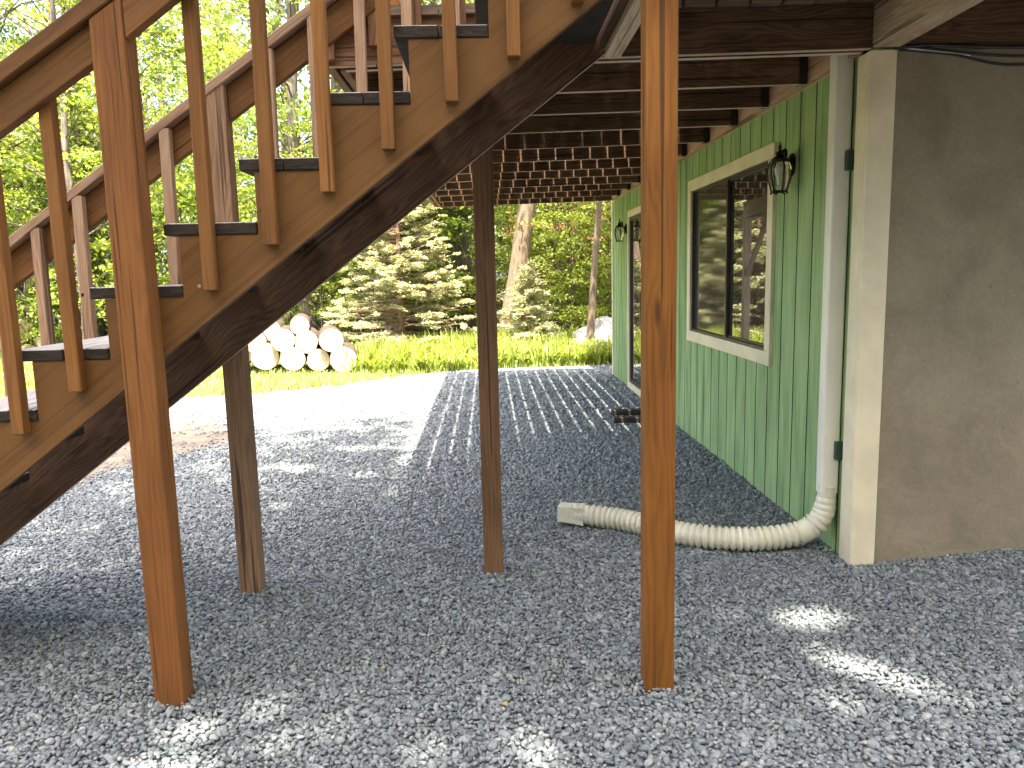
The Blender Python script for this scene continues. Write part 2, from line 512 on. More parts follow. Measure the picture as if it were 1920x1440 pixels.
M['stucco'] = stucco_mat()
M['trim'] = plain('cream_painted_trim', (0.74, 0.63, 0.42), 0.5, noise=0.14, scale=5, bump=0.08, bscale=30)
M['metal_white'] = plain('white_enamelled_downspout', (0.74, 0.69, 0.56), 0.35, noise=0.06, scale=6, stretch=(3, 3, 1))
M['pipe'] = plain('white_corrugated_plastic', (0.66, 0.61, 0.46), 0.45, noise=0.12, scale=9)
M['strap'] = plain('dark_green_strap', (0.03, 0.06, 0.04), 0.5)
M['bronze'] = plain('aged_bronze', (0.028, 0.018, 0.013), 0.4, metal=0.7, noise=0.3, scale=30)
M['black'] = plain('black_rubber_cable', (0.012, 0.012, 0.012), 0.5)
M['cablewhite'] = plain('pale_cable', (0.55, 0.53, 0.48), 0.5)
M['hanger'] = plain('dark_joist_hanger', (0.02, 0.015, 0.012), 0.7, metal=0.2)
M['aluminium'] = plain('dark_bronze_sash', (0.055, 0.042, 0.034), 0.4, metal=0.3)
M['roof'] = plain('roof_shingle', (0.09, 0.08, 0.075), 0.9, noise=0.4, scale=25)


def glass_mat(name, base, ior=2.0, rough=0.015):
    mt, n, l, bs = new_mat(name)
    bs.inputs['Base Color'].default_value = (*base, 1)
    bs.inputs['Roughness'].default_value = rough
    bs.inputs['IOR'].default_value = ior
    bs.inputs['Specular IOR Level'].default_value = 0.5
    return mt


M['pane'] = glass_mat('window_glass', (0.035, 0.032, 0.027), 3.6)
M['screen'] = glass_mat('insect_screen_glass', (0.05, 0.044, 0.036), 1.9, 0.06)
mt, n, l, bs = new_mat('lantern_glass')
bs.inputs['Base Color'].default_value = (0.9, 0.88, 0.8, 1)
bs.inputs['Roughness'].default_value = 0.08
bs.inputs['Transmission Weight'].default_value = 0.9
bs.inputs['IOR'].default_value = 1.2
M['lampglass'] = mt
M['bulb'] = plain('frosted_bulb', (0.75, 0.73, 0.68), 0.4)

M['leafA'] = leaf_mat('maple_leaf', [(0.10, 0.145, 0.025), (0.18, 0.235, 0.038), (0.29, 0.33, 0.07)], 0.5)
M['leafB'] = leaf_mat('beech_leaf', [(0.14, 0.185, 0.03), (0.235, 0.29, 0.05), (0.36, 0.39, 0.11)], 0.52)
M['leafC'] = leaf_mat('shade_leaf', [(0.06, 0.10, 0.02), (0.11, 0.16, 0.026), (0.18, 0.23, 0.045)], 0.48)
M['needle'] = leaf_mat('spruce_needles', [(0.27, 0.27, 0.13), (0.45, 0.46, 0.24), (0.62, 0.62, 0.40)], 0.3, tint=(1.1, 1, 0.7))
M['grass'] = leaf_mat('lawn_grass', [(0.14, 0.19, 0.04), (0.24, 0.29, 0.07), (0.38, 0.38, 0.15)], 0.35)
M['fern'] = leaf_mat('fern_frond', [(0.13, 0.18, 0.03), (0.23, 0.29, 0.05), (0.36, 0.38, 0.10)], 0.45)
M['bark'] = plain('tree_bark', (0.17, 0.135, 0.10), 0.95, col2=(0.055, 0.042, 0.032), scale=9, bump=1.0, bscale=14, stretch=(3, 3, 0.5))
M['barkpale'] = plain('pale_tree_bark', (0.23, 0.165, 0.10), 0.95, col2=(0.10, 0.07, 0.043), scale=9, bump=0.9, bscale=14, stretch=(3, 3, 0.5))
M['twig'] = plain('dry_spruce_twig', (0.30, 0.20, 0.13), 0.95, noise=0.3)
M['logend'] = plain('sawn_log_end', (0.56, 0.46, 0.32), 0.9, col2=(0.40, 0.29, 0.17), scale=12, bump=0.3)
M['logbark'] = plain('log_bark', (0.055, 0.03, 0.017), 0.95, noise=0.5, scale=14, bump=0.9, bscale=25)
M['boulder'] = plain('boulder_stone', (0.42, 0.40, 0.37), 0.95, col2=(0.20, 0.19, 0.17), scale=3.5, bump=0.9, bscale=9)
M['redwood'] = plain('red_brown_house_paint', (0.28, 0.095, 0.055), 0.8, noise=0.2, scale=6)
M['plank'] = plain('wet_dark_plank', (0.028, 0.018, 0.013), 0.7, noise=0.5, scale=12, bump=0.4)


def stone_mat():
    mt, n, l, bs = new_mat('crushed_bluestone')
    g = n.new('ShaderNodeNewGeometry')
    r = ramp(n, [(0, (0.110, 0.122, 0.128)), (1, (0.35, 0.335, 0.305)), (0.35, (0.162, 0.180, 0.187)), (0.7, (0.212, 0.232, 0.237)), (0.95, (0.275, 0.283, 0.278))])
    l.new(g.outputs['Random Per Island'], r.inputs[0])
    tc = n.new('ShaderNodeTexCoord')
    q = n.new('ShaderNodeTexNoise'); q.inputs['Scale'].default_value = 120; q.inputs['Detail'].default_value = 4
    l.new(tc.outputs['Object'], q.inputs['Vector'])
    r2 = ramp(n, [(0.3, (0.78, 0.78, 0.78)), (0.7, (1.15, 1.15, 1.12))]); l.new(q.outputs['Fac'], r2.inputs[0])
    c = mixc(n, l, 1.0, r.outputs[0], r2.outputs[0], 'MULTIPLY')
    l.new(c, bs.inputs['Base Color'])
    bs.inputs['Roughness'].default_value = 0.8
    return mt


M['stone'] = stone_mat()


def gravel_base_mat():
    mt, n, l, bs = new_mat('gravel_bed')
    tc = n.new('ShaderNodeTexCoord')
    v = n.new('ShaderNodeTexVoronoi'); v.inputs['Scale'].default_value = 48
    l.new(tc.outputs['Object'], v.inputs['Vector'])
    sp = n.new('ShaderNodeSeparateColor'); l.new(v.outputs['Color'], sp.inputs[0])
    r = ramp(n, [(0, (0.09, 0.097, 0.099)), (1, (0.24, 0.25, 0.25))]); l.new(sp.outputs[0], r.inputs[0])
    l.new(r.outputs[0], bs.inputs['Base Color'])
    bp = n.new('ShaderNodeBump'); bp.invert = True; bp.inputs['Strength'].default_value = 0.9; bp.inputs['Distance'].default_value = 0.012
    l.new(v.outputs['Distance'], bp.inputs['Height']); l.new(bp.outputs[0], bs.inputs['Normal'])
    bs.inputs['Roughness'].default_value = 0.85
    return mt


M['gravel'] = gravel_base_mat()
M['forestfloor'] = plain('forest_floor', (0.16, 0.115, 0.07), 0.95, col2=(0.07, 0.075, 0.03), scale=1.2, bump=0.6, bscale=18)
M['lawn'] = plain('lawn_soil', (0.17, 0.21, 0.05), 0.95, col2=(0.11, 0.12, 0.045), scale=2.5, bump=0.5, bscale=30)
M['dirt'] = plain('dusty_brown_dirt', (0.25, 0.195, 0.14), 0.95, col2=(0.13, 0.098, 0.068), scale=5, bump=0.7, bscale=50, detail=8)


# ------------------------------------------------------------------ setting: ground, yard, lawn
def sheet(name, pts, z, mat, label=None):
    b = MB()
    b.add([(x, y, z) for x, y in pts], [tuple(range(len(pts)))])
    o = b.build(name, mat)
    return tag(o, kind='structure')


sheet('ground', [(-150, -80), (150, -80), (150, 220), (-150, 220)], -0.03, M['forestfloor'])
sheet('woodland_floor', [(-40, -45), (45, -45), (45, -2.9), (7, -2.9), (-6.4, -3.4), (-40, -3.4)], -0.016, M['forestfloor'])
sheet('lawn', [(-30, -3.3), (-6.6, -3.3), (-6.0, 3.0), (-5.2, 7.4), (-4.6, 9.0), (-3.6, 9.45), (-2.83, 9.65), (-1.9, 10.2), (-1.2, 10.9), (-0.5, 11.3), (0.7, 11.5), (2.6, 11.5), (2.6, 13.6), (-1.0, 15.0), (-6, 17.5), (-14, 21), (-30, 22)], -0.018, M['lawn'])
GRAVEL_EDGE = [(-6.6, -3.5), (7, -3.0), (7, 3.45), (1.71, 3.55), (1.71, 10.4), (6, 10.5), (6, 11.6), (1.8, 11.55), (0.66, 11.52), (-0.55, 11.33), (-1.23, 10.98), (-1.93, 10.2), (-2.83, 9.62), (-3.7, 9.4), (-4.7, 9.0), (-5.3, 7.4), (-6.1, 3)]

DIRT = [(-5.6, 4.6), (-4.3, 4.4), (-3.4, 4.8), (-2.98, 5.25), (-2.88, 5.95), (-2.6, 6.35), (-2.3, 6.65), (-2.2, 7.0), (-2.45, 7.5), (-2.9, 7.95), (-3.6, 8.45), (-4.7, 8.7), (-5.2, 7.4)]
sheet('dirt_patch', DIRT, -0.002, M['dirt'])


def in_poly(x, y, poly):
    """vectorised point in polygon"""
    ins = np.zeros(len(x), bool)
    n = len(poly)
    for i in range(n):
        x0, y0 = poly[i]
        x1, y1 = poly[(i + 1) % n]
        c = ((y0 > y) != (y1 > y)) & (x < (x1 - x0) * (y - y0) / ((y1 - y0) or 1e-9) + x0)
        ins ^= c
    return ins


# gravel: many crushed stones, one countless mass
def ico():
    bm = bmesh.new()
    bmesh.ops.create_icosphere(bm, subdivisions=1, radius=1)
    V = np.array([v.co[:] for v in bm.verts], np.float32)
    F = np.array([[v.index for v in f.verts] for f in bm.faces], np.int32)
    bm.free()
    return V, F


def rot_mats(ax, ay, az):
    n = len(ax)
    cx, sx, cy, sy, cz, sz = np.cos(ax), np.sin(ax), np.cos(ay), np.sin(ay), np.cos(az), np.sin(az)
    R = np.zeros((n, 3, 3), np.float32)
    R[:, 0, 0] = cz * cy; R[:, 0, 1] = cz * sy * sx - sz * cx; R[:, 0, 2] = cz * sy * cx + sz * sx
    R[:, 1, 0] = sz * cy; R[:, 1, 1] = sz * sy * sx + cz * cx; R[:, 1, 2] = sz * sy * cx - cz * sx
    R[:, 2, 0] = -sy; R[:, 2, 1] = cy * sx; R[:, 2, 2] = cy * cx
    return R


def ground_z(x, y):
    z = 0.0022 * np.sin(x * 2.1 + 0.7) * np.cos(y * 1.7) + 0.0015 * np.sin(x * 5.3 + y * 3.1)
    for qx, qy in ((-1.107, 2.464), (0.547, 2.448), (-1.119, 3.382), (-0.008, 3.515), (2.12, 2.448)):
        z = z + 0.012 * np.exp(-((x - qx) ** 2 + (y - qy) ** 2) / 0.011)
    z = z + 0.045 * np.clip((x - 1.85) / 0.6, 0, 1) * np.clip((y - 2.6) / 0.8, 0, 1)
    return z


def gravel_bed():
    b = MB()
    b.add([(x, y, -0.008) for x, y in GRAVEL_EDGE], [tuple(range(len(GRAVEL_EDGE)))])
    xs = [1.84 + 0.1 * i for i in range(22)]
    ys = [2.5 + 0.1 * i for i in range(10)] + [3.461]
    v = [(x, y, float(ground_z(np.float64(x), np.float64(y))) - 0.003) for y in ys for x in xs]
    n = len(xs)
    b.add(v, [(j * n + i, j * n + i + 1, (j + 1) * n + i + 1, (j + 1) * n + i) for j in range(len(ys) - 1) for i in range(n - 1)])
    tag(b.build('gravel_yard', M['gravel']), kind='structure')


gravel_bed()


def stones():
    rs = np.random.RandomState(3)
    IV, IF = ico()
    VV, FF, base = [], [], 0
    zones = [(1.15, 5.0, 0.0142, 0.0103), (5.0, 7.6, 0.020, 0.0140), (7.6, 11.6, 0.030, 0.0205)]
    for y0, y1, sp, rad in zones:
        xs = np.arange(-6, 4.3, sp); ys = np.arange(y0, y1, sp)
        X, Y = np.meshgrid(xs, ys)
        X = X.ravel(); Y = Y.ravel()
        X = X + rs.uniform(-0.5, 0.5, len(X)) * sp; Y = Y + rs.uniform(-0.5, 0.5, len(Y)) * sp
        keep = in_poly(X, Y, GRAVEL_EDGE) & (X > -0.74 * Y - 1.1) & (X < 0.72 * Y + 1.7)
        # ragged edge against the dirt
        ind = in_poly(X + rs.normal(0, 0.10, len(X)), Y + rs.normal(0, 0.10, len(X)), DIRT)
        keep &= ~ind | (rs.rand(len(X)) < 0.06)
        X, Y = X[keep], Y[keep]
        n = len(X)
        a = rad * np.clip(np.exp(rs.normal(-0.06, 0.30, n)), 0.5, 1.9)
        S = np.stack([a * rs.uniform(0.9, 1.35, n), a * rs.uniform(0.65, 1.0, n), a * rs.uniform(0.40, 0.75, n)], 1)
        R = rot_mats(rs.normal(0, 0.4, n), rs.normal(0, 0.4, n), rs.uniform(0, 6.28, n))
        J = IV[None] * rs.uniform(0.68, 1.22, (n, len(IV), 1)).astype(np.float32)
        P = np.einsum('nij,nkj->nki', R, J * S[:, None, :].astype(np.float32))
        P[:, :, 0] += X[:, None]; P[:, :, 1] += Y[:, None]
        P[:, :, 2] += (ground_z(X, Y) + rs.uniform(-0.004, 0.006, n))[:, None]
        VV.append(P.reshape(-1, 3)); FF.append((IF[None] + (np.arange(n) * len(IV))[:, None, None]).reshape(-1, 3) + base)
        base += n * len(IV)
    me = np_mesh('gravel', np.concatenate(VV), np.concatenate(FF))
    return tag(link('gravel', me, M['stone']), 'grey blue crushed stone gravel covering the yard', 'gravel', kind='stuff')


stones()


# ------------------------------------------------------------------ house
XW = 1.71
house = empty('house', (XW, 3.45, 0), 'green sided house with a grey cement end wall on the right', 'house')


def siding(y0, y1, z0, z1, name, holes=()):
    """vertical grooved boards, one mesh; holes (ya, yb, za, zb) left open"""
    b = MB()
    ya = y0
    for h in sorted(holes):
        b.box(XW + 0.012, XW + 0.05, ya, h[0], z0, z1, 1)
        if h[2] > z0: b.box(XW + 0.012, XW + 0.05, h[0], h[1], z0, h[2], 1)
        b.box(XW + 0.012, XW + 0.05, h[0], h[1], h[3], z1, 1)
        ya = h[1]
    b.box(XW + 0.012, XW + 0.05, ya, y1, z0, z1, 1)
    ys = [y0] + [4.018 + 0.1985 * k for k in range(-2, 40) if y0 + 0.02 < 4.018 + 0.1985 * k < y1 - 0.02] + [y1]
    for a, c in zip(ys[:-1], ys[1:]):
        a2, c2 = a + 0.006, c - 0.006
        cuts = [h for h in holes if h[0] < c2 and h[1] > a2]
        if not cuts:
            b.box(XW, XW + 0.0118, a2, c2, z0, z1)
        for h in cuts:
            if h[2] > z0: b.box(XW, XW + 0.0118, a2, c2, z0, h[2])
            b.box(XW, XW + 0.0118, a2, c2, h[3], z1)
            if a2 < h[0]: b.box(XW, XW + 0.0118, a2, h[0], h[2], h[3])
            if c2 > h[1]: b.box(XW, XW + 0.0118, h[1], c2, h[2], h[3])
    me = b.mesh(name)
    for p in me.polygons:
        if abs(p.normal.y) > 0.9: p.material_index = 1      # unpainted groove flanks, groove shade also put into the dark colour
    return link(name, me, [M['siding'], M['groove']], house)


WIN = (4.56, 6.44, 0.85, 2.125)
DOOR = (7.45, 9.24, 0.03, 2.117)
siding(3.56, 10.38, -0.05, 2.354, 'siding_wall', [WIN, DOOR])
siding(3.56, 10.38, 2.62, 5.2, 'upper_wall')
b = MB(); b.box(XW + 0.055, XW + 0.25, 3.56, 10.36, -0.05, 5.2); b.box(XW + 0.055, 8.0, 10.2, 10.36, -0.05, 5.2)
b.build('inner_wall', M['groove'], house)
b = MB(); b.box(XW - 0.018, XW + 0.06, 10.381, 10.45, -0.05, 2.36); b.build('corner_board', M['trim'], house, bevel=0.004)
b = MB()
nx, nz = 26, 16
b.box(1.80, 8.0, 3.462, 3.70, -0.08, 2.352)
b.build('cement_wall', M['stucco'], house)
b = MB(); b.box(1.765, 8.0, 3.47, 3.7, 2.353, 5.2); b.build('gable_wall', M['siding'], house)
b = MB()
b.box(1.694, 1.812, 3.435, 3.461, -0.03, 2.35)
b.box(1.694, 1.720, 3.4615, 3.555, -0.03, 2.349)
b.build('corner_board', M['trim'], house, bevel=0.004)
b = MB()
b.add([(1.35, 3.1, 5.1), (1.35, 10.8, 5.1), (5.0, 10.8, 7.4), (5.0, 3.1, 7.4), (1.35, 3.1, 5.25), (1.35, 10.8, 5.25), (5.0, 10.8, 7.55), (5.0, 3.1, 7.55)],
      [(0, 1, 2, 3), (4, 7, 6, 5), (0, 4, 5, 1), (1, 5, 6, 2), (2, 6, 7, 3), (3, 7, 4, 0)])
b.add([(8.65, 3.1, 5.1), (8.65, 10.8, 5.1), (5.0, 10.8, 7.4), (5.0, 3.1, 7.4), (8.65, 3.1, 5.25), (8.65, 10.8, 5.25), (5.0, 10.8, 7.55), (5.0, 3.1, 7.55)],
      [(0, 1, 2, 3), (4, 7, 6, 5), (0, 4, 5, 1), (1, 5, 6, 2), (2, 6, 7, 3), (3, 7, 4, 0)])
b.build('roof', M['roof'], house)


def frame_ring(b, y0, y1, z0, z1, w, x0, x1, mi=0):
    b.box(x0, x1, y0, y1, z1 - w, z1, mi)
    b.box(x0, x1, y0, y1, z0, z0 + w, mi)
    b.box(x0, x1, y0, y0 + w, z0 + w, z1 - w, mi)
    b.box(x0, x1, y1 - w, y1, z0 + w, z1 - w, mi)


# window
b = MB(); frame_ring(b, 4.537, 6.461, 0.83, 2.145, 0.086, XW - 0.024, XW + 0.02)
win = b.build('window', M['trim'], house, bevel=0.003)
def wpart(name, bb, mt, bevel=0.0):
    return link(name, bb.mesh(name, bevel=bevel), mt, win, None)
b = MB(); frame_ring(b, 4.6235, 6.3745, 0.9165, 2.0585, 0.016, XW - 0.006, XW + 0.03); wpart('sash', b, M['aluminium'])
b = MB(); frame_ring(b, 4.640, 5.48, 0.933, 2.042, 0.014, XW + 0.012, XW + 0.034)
b.box(XW - 0.004, XW + 0.010, 5.452, 5.478, 0.933, 2.042); wpart('mullion', b, M['aluminium'])
b = MB(); b.box(XW + 0.0215, XW + 0.026, 4.6545, 5.4655, 0.9475, 2.0275); wpart('window_pane', b, M['pane'])
b = MB(); b.box(XW + 0.016, XW + 0.020, 5.481, 6.358, 0.933, 2.042); wpart('insect_screen', b, M['screen'])

# sliding door
b = MB(); frame_ring(b, 7.43, 9.26, 0.01, 2.13, 0.075, XW - 0.022, XW + 0.02)
door = b.build('sliding_door', M['trim'], house, bevel=0.003)
b = MB(); frame_ring(b, 7.506, 9.184, 0.086, 2.054, 0.045, XW - 0.004, XW + 0.03)
b.box(XW - 0.004, XW + 0.02, 8.30, 8.39, 0.131, 2.009)
link('sash', b.mesh('sash'), M['aluminium'], door)
b = MB(); b.box(XW + 0.010, XW + 0.016, 7.5515, 8.2995, 0.1315, 2.0085)
link('door_pane', b.mesh('door_pane'), M['pane'], door)
b = MB(); b.box(XW + 0.012, XW + 0.018, 8.3905, 9.1385, 0.1315, 2.0085)
link('door_pane', b.mesh('door_pane'), M['pane'], door)
b = MB(); b.box(XW - 0.045, XW - 0.0045, 8.36, 8.38, 0.95, 1.2)
link('door_handle', b.mesh('door_handle', bevel=0.004), M['bronze'], door)

# ------------------------------------------------------------------ deck
SL = 0.017       # fall away from the house
def dz(x): return 2.355 - SL * (1.71 - x)     # joist bottom height
deck = empty('deck', (0.0, 3.5, 0), 'dark timber deck on posts spanning overhead along the house', 'deck')
JH = 0.184
JY = [4.06, 4.60, 5.16, 5.80, 6.44, 7.04, 7.64, 8.28, 8.92, 9.60]
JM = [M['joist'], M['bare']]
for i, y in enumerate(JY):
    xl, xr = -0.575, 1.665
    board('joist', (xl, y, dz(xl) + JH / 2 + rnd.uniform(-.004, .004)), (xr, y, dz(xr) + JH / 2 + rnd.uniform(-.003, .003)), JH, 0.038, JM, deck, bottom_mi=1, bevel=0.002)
    b = MB()
    b.box(1.625, 1.6645, y - 0.0235, y - 0.0195, dz(1.62) - 0.004, dz(1.6) + 0.14)
    b.box(1.625, 1.6645, y + 0.0195, y + 0.0235, dz(1.62) - 0.004, dz(1.6) + 0.14)
    b.build('joist_hanger', M['hanger'], deck)
# near rim joist (doubled), far rim
xl, xr = -0.672, 1.70
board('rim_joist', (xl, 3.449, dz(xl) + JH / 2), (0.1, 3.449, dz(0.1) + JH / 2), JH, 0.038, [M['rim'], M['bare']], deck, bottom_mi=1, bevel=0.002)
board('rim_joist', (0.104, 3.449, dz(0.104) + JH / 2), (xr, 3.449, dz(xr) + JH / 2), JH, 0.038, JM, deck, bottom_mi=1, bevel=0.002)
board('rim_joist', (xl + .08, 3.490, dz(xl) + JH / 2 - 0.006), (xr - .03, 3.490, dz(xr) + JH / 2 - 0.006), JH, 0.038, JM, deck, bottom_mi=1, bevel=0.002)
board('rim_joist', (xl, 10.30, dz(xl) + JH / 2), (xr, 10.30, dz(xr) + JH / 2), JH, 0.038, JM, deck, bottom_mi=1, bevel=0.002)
# left rim, doubled, along the house
zz = dz(-0.65) + JH / 2
board('side_rim', (-0.652, 3.469, zz), (-0.652, 10.28, zz), JH, 0.038, [M['rim'], M['rim']], deck, bevel=0.002)
board('side_rim', (-0.600, 3.511, zz), (-0.600, 10.28, zz), JH, 0.038, [M['rim'], M['rim']], deck, bevel=0.002)
# ledger on the house wall
board('ledger_board', (1.6885, 3.57, 2.452), (1.6885, 10.27, 2.452), 0.19, 0.038, M['ledger'], deck)
board('ledger_board', (1.7175, 3.57, 2.48), (1.7175, 10.38, 2.48), 0.25, 0.018, M['ledger'], deck)
# decking boards along the house, open gaps
zd = 0.002
b = MB()
x = -0.700
rs = random.Random(5)
while x < 1.60:
    wd = 0.130
    z0 = dz(x) + JH + 0.004
    b.box(x, x + wd, 3.40 + rs.uniform(-.006, .006), 10.36 + rs.uniform(-.01, .01), z0, z0 + 0.038)
    x += wd + rs.uniform(0.0115, 0.014)
b.build('decking', M['deckboard'], deck)
# beam below the joists and its posts
zb = 2.04
board('beam', (0.0, 3.56, zb + 0.135), (0.0, 10.26, zb + 0.135), 0.25, 0.085, [M['tan'], M['tan']], deck, bevel=0.003)
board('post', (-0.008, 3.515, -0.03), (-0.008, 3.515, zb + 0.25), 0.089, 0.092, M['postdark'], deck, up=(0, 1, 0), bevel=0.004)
board('post', (0.0, 10.2, -0.03), (0.0, 10.2, zb + 0.008), 0.089, 0.089, M['tan'], deck, up=(0, 1, 0), bevel=0.004)
board('brace', (0.0, 10.15, 1.35), (0.0, 9.45, zb), 0.089, 0.038, M['tan'], deck, up=(0, 1, 1), bevel=0.003)
# landing in front: joists toward the camera
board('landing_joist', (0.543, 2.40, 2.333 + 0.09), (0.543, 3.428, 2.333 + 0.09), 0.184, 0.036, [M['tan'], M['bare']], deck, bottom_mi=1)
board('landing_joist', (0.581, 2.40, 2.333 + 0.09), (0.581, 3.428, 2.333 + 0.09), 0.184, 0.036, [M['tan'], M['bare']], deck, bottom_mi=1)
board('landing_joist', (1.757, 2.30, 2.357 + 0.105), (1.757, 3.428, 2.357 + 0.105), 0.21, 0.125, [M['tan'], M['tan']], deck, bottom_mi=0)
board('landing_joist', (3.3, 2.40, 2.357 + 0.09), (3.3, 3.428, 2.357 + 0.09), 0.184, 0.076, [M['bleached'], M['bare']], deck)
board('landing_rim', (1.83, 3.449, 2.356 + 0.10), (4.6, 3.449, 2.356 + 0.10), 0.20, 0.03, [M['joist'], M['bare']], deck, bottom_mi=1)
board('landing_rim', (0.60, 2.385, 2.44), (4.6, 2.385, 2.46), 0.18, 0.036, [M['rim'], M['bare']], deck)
b = MB()
y = 2.36
k = 0
while y < 3.36:
    b.box(0.50, 4.6, y, y + 0.1335, 2.566, 2.604)
    y += 0.1415
b.build('landing_decking', M['joist'], deck)
board('post', (0.547, 2.448, -0.03), (0.547, 2.448, 2.331), 0.089, 0.098, M['post'], deck, up=(0, 1, 0), bevel=0.004)
board('post', (2.12, 2.448, -0.03), (2.12, 2.448, 2.36), 0.089, 0.098, M['post'], deck, up=(0, 1, 0), bevel=0.004)
# deck railing at the near left end
for x0, zb0 in ((-0.643, 2.33), (-0.450, 2.385), (-0.268, 2.39), (-0.081, 2.385), (0.11, 2.385), (0.30, 2.385)):
    board('baluster', (x0, 3.408, zb0), (x0, 3.408, 3.5), 0.04, 0.042 if x0 > -0.6 else 0.05, M['rim'], deck, up=(0, 1, 0), bevel=0.002)
for k in range(1, 48):
    y = 3.44 + k * 0.143
    board('baluster', (-0.694, y, 2.36), (-0.694, y, 3.5), 0.038, 0.038, M['bleached'], deck, up=(0, 1, 0), bevel=0.002)
board('top_rail', (-0.72, 3.41, 3.52), (0.5, 3.41, 3.52), 0.038, 0.14, M['rim'], deck)
board('top_rail', (-0.68, 3.50, 3.52), (-0.68, 10.4, 3.52), 0.038, 0.14, M['rim'], deck)
# a small pale clip on the deck edge
# ------------------------------------------------------------------ staircase
stair = empty('staircase', (-1.0, 2.9, 0), 'brown timber staircase with railings rising to the right', 'staircase')
YN0, YN1 = 2.51, 2.548         # near stringer
YF0, YF1 = 3.29, 3.328         # far stringer
# tread tops and riser positions, measured
TT = [(0.015, 2.191), (-0.233, 1.995), (-0.523 + .028, 1.799), (-0.737, 1.604), (-0.989, 1.411), (-1.242, 1.217), (-1.50, 1.024)]
RX = 0.2518
RZ = 0.1952
treads = []
for k in range(-1, 12):
    xr = 0.014 - RX * k
    zt = 2.191 - RZ * k
    if zt < 0.05: break
    treads.append((xr, zt))
TH = 0.038
def zlow(x): return 2.243 + (x - 0.349) * 0.7535
def sawtooth(y0, y1, zl, mat, name):
    # profile in XZ: tread seats on top, straight lower edge
    prof = []
    for xr, zt in treads:                 # from the top down
        zs = zt - TH - 0.001
        prof.append((xr + 0.0, zs))
        prof.append((xr - RX + 0.012, zs))
    # insert riser lines: x of riser = xr - RX + .012 handled by consecutive points
    top = []
    for i, (xr, zt) in enumerate(treads):
        zs = zt - TH - 0.001
        xrise_r = xr + 0.012 if i else 0.47
        xrise_l = xr - RX + 0.012
        top.append((xrise_r, zs)); top.append((xrise_l, zs))
    xend = top[-1][0]
    # lower edge
    lo = [(xend, zl(xend))]
    if zl(xend) < 0:
        xg = (-0.03 - zl(0)) / (zl(1) - zl(0))
        lo = [(xend, -0.03), (xg, -0.03)]
    lo.append((0.47, zl(0.47)))
    poly = top + lo
    n = len(poly)
    b = MB()
    v = [(x, y0, z) for x, z in poly] + [(x, y1, z) for x, z in poly]
    f = [tuple(range(n)), tuple(range(2 * n - 1, n - 1, -1))] + [(i, i + n, (i + 1) % n + n, (i + 1) % n) for i in range(n)]
    b.add(v, f)
    me = bpy.data.meshes.new(name)
    me.from_pydata(b.v, [], b.f)
    bm = bmesh.new(); bm.from_mesh(me)
    bmesh.ops.recalc_face_normals(bm, faces=bm.faces)
    bmesh.ops.triangulate(bm, faces=[q for q in bm.faces if len(q.verts) > 4])
    bm.to_mesh(me); bm.free()
    return link(name, me, mat, stair)


near = sawtooth(YN0, YN1, zlow, M['stringer'], 'stringer')
# far stringer: a plain dark timber under the treads
def zlowf(x): return 0.294 + (x + 2.175) * 0.7518
p0 = Vector((-2.62, (YF0 + YF1) / 2, zlowf(-2.62))); p1 = Vector((0.515, (YF0 + YF1) / 2, zlowf(0.515)))
dirv = (p1 - p0).normalized(); nrm = Vector((-dirv.z, 0, dirv.x))
FH = 0.30
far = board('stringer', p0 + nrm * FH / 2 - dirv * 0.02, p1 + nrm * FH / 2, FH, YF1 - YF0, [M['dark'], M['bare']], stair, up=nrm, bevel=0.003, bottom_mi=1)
# treads: two planks each, weathered tops, dark end grain, same dark colour on undersides
TM = [M['tread'], M['endgrain']]
for i, (xr, zt) in enumerate(treads):
    b = MB()
    j = rnd.uniform(-.003, .003)
    xl = xr - RX - 0.032
    xm = xr - 0.136 + rnd.uniform(-.01, .01)
    for (a, c) in ((xl, xm - 0.002), (xm + 0.002, xr + (0.010 if i else 0.20))):
        L = 0.86
        b.box(a, c, YN0 - 0.006 + rnd.uniform(-.003, .002), YF0 - (0.003 if zt > 1.1 else 0.035), zt - TH, zt)
    me = b.mesh('tread', bevel=0.003)
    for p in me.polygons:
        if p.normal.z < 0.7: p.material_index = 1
    # grain runs across the stair: give it its own local X along world Y
    Mx = Matrix(((0, 1, 0, 0), (-1, 0, 0, 0), (0, 0, 1, 0), (0, 0, 0, 1)))
    inv = Mx.inverted()
    me.transform(inv)
    link('tread', me, TM, stair, Mx)
    if zt < 1.5: continue
    # cleat on the inside of the far stringer
    b = MB(); b.box(xr - 0.235, xr - 0.03, YF0 - 0.042, YF0 - 0.002, zt - TH - 0.042, zt - TH - 0.002)
    b.build('cleat', M['endgrain'], stair, bevel=0.002)
    b = MB(); b.box(xr - 0.235, xr - 0.03, YN1 + 0.002, YN1 + 0.042, zt - TH - 0.042, zt - TH - 0.002)
    b.build('cleat', M['endgrain'], stair, bevel=0.002)
board('header', (0.505, 2.42, 2.455), (0.505, 3.42, 2.455), 0.20, 0.034, M['dark'], stair, bevel=0.002)
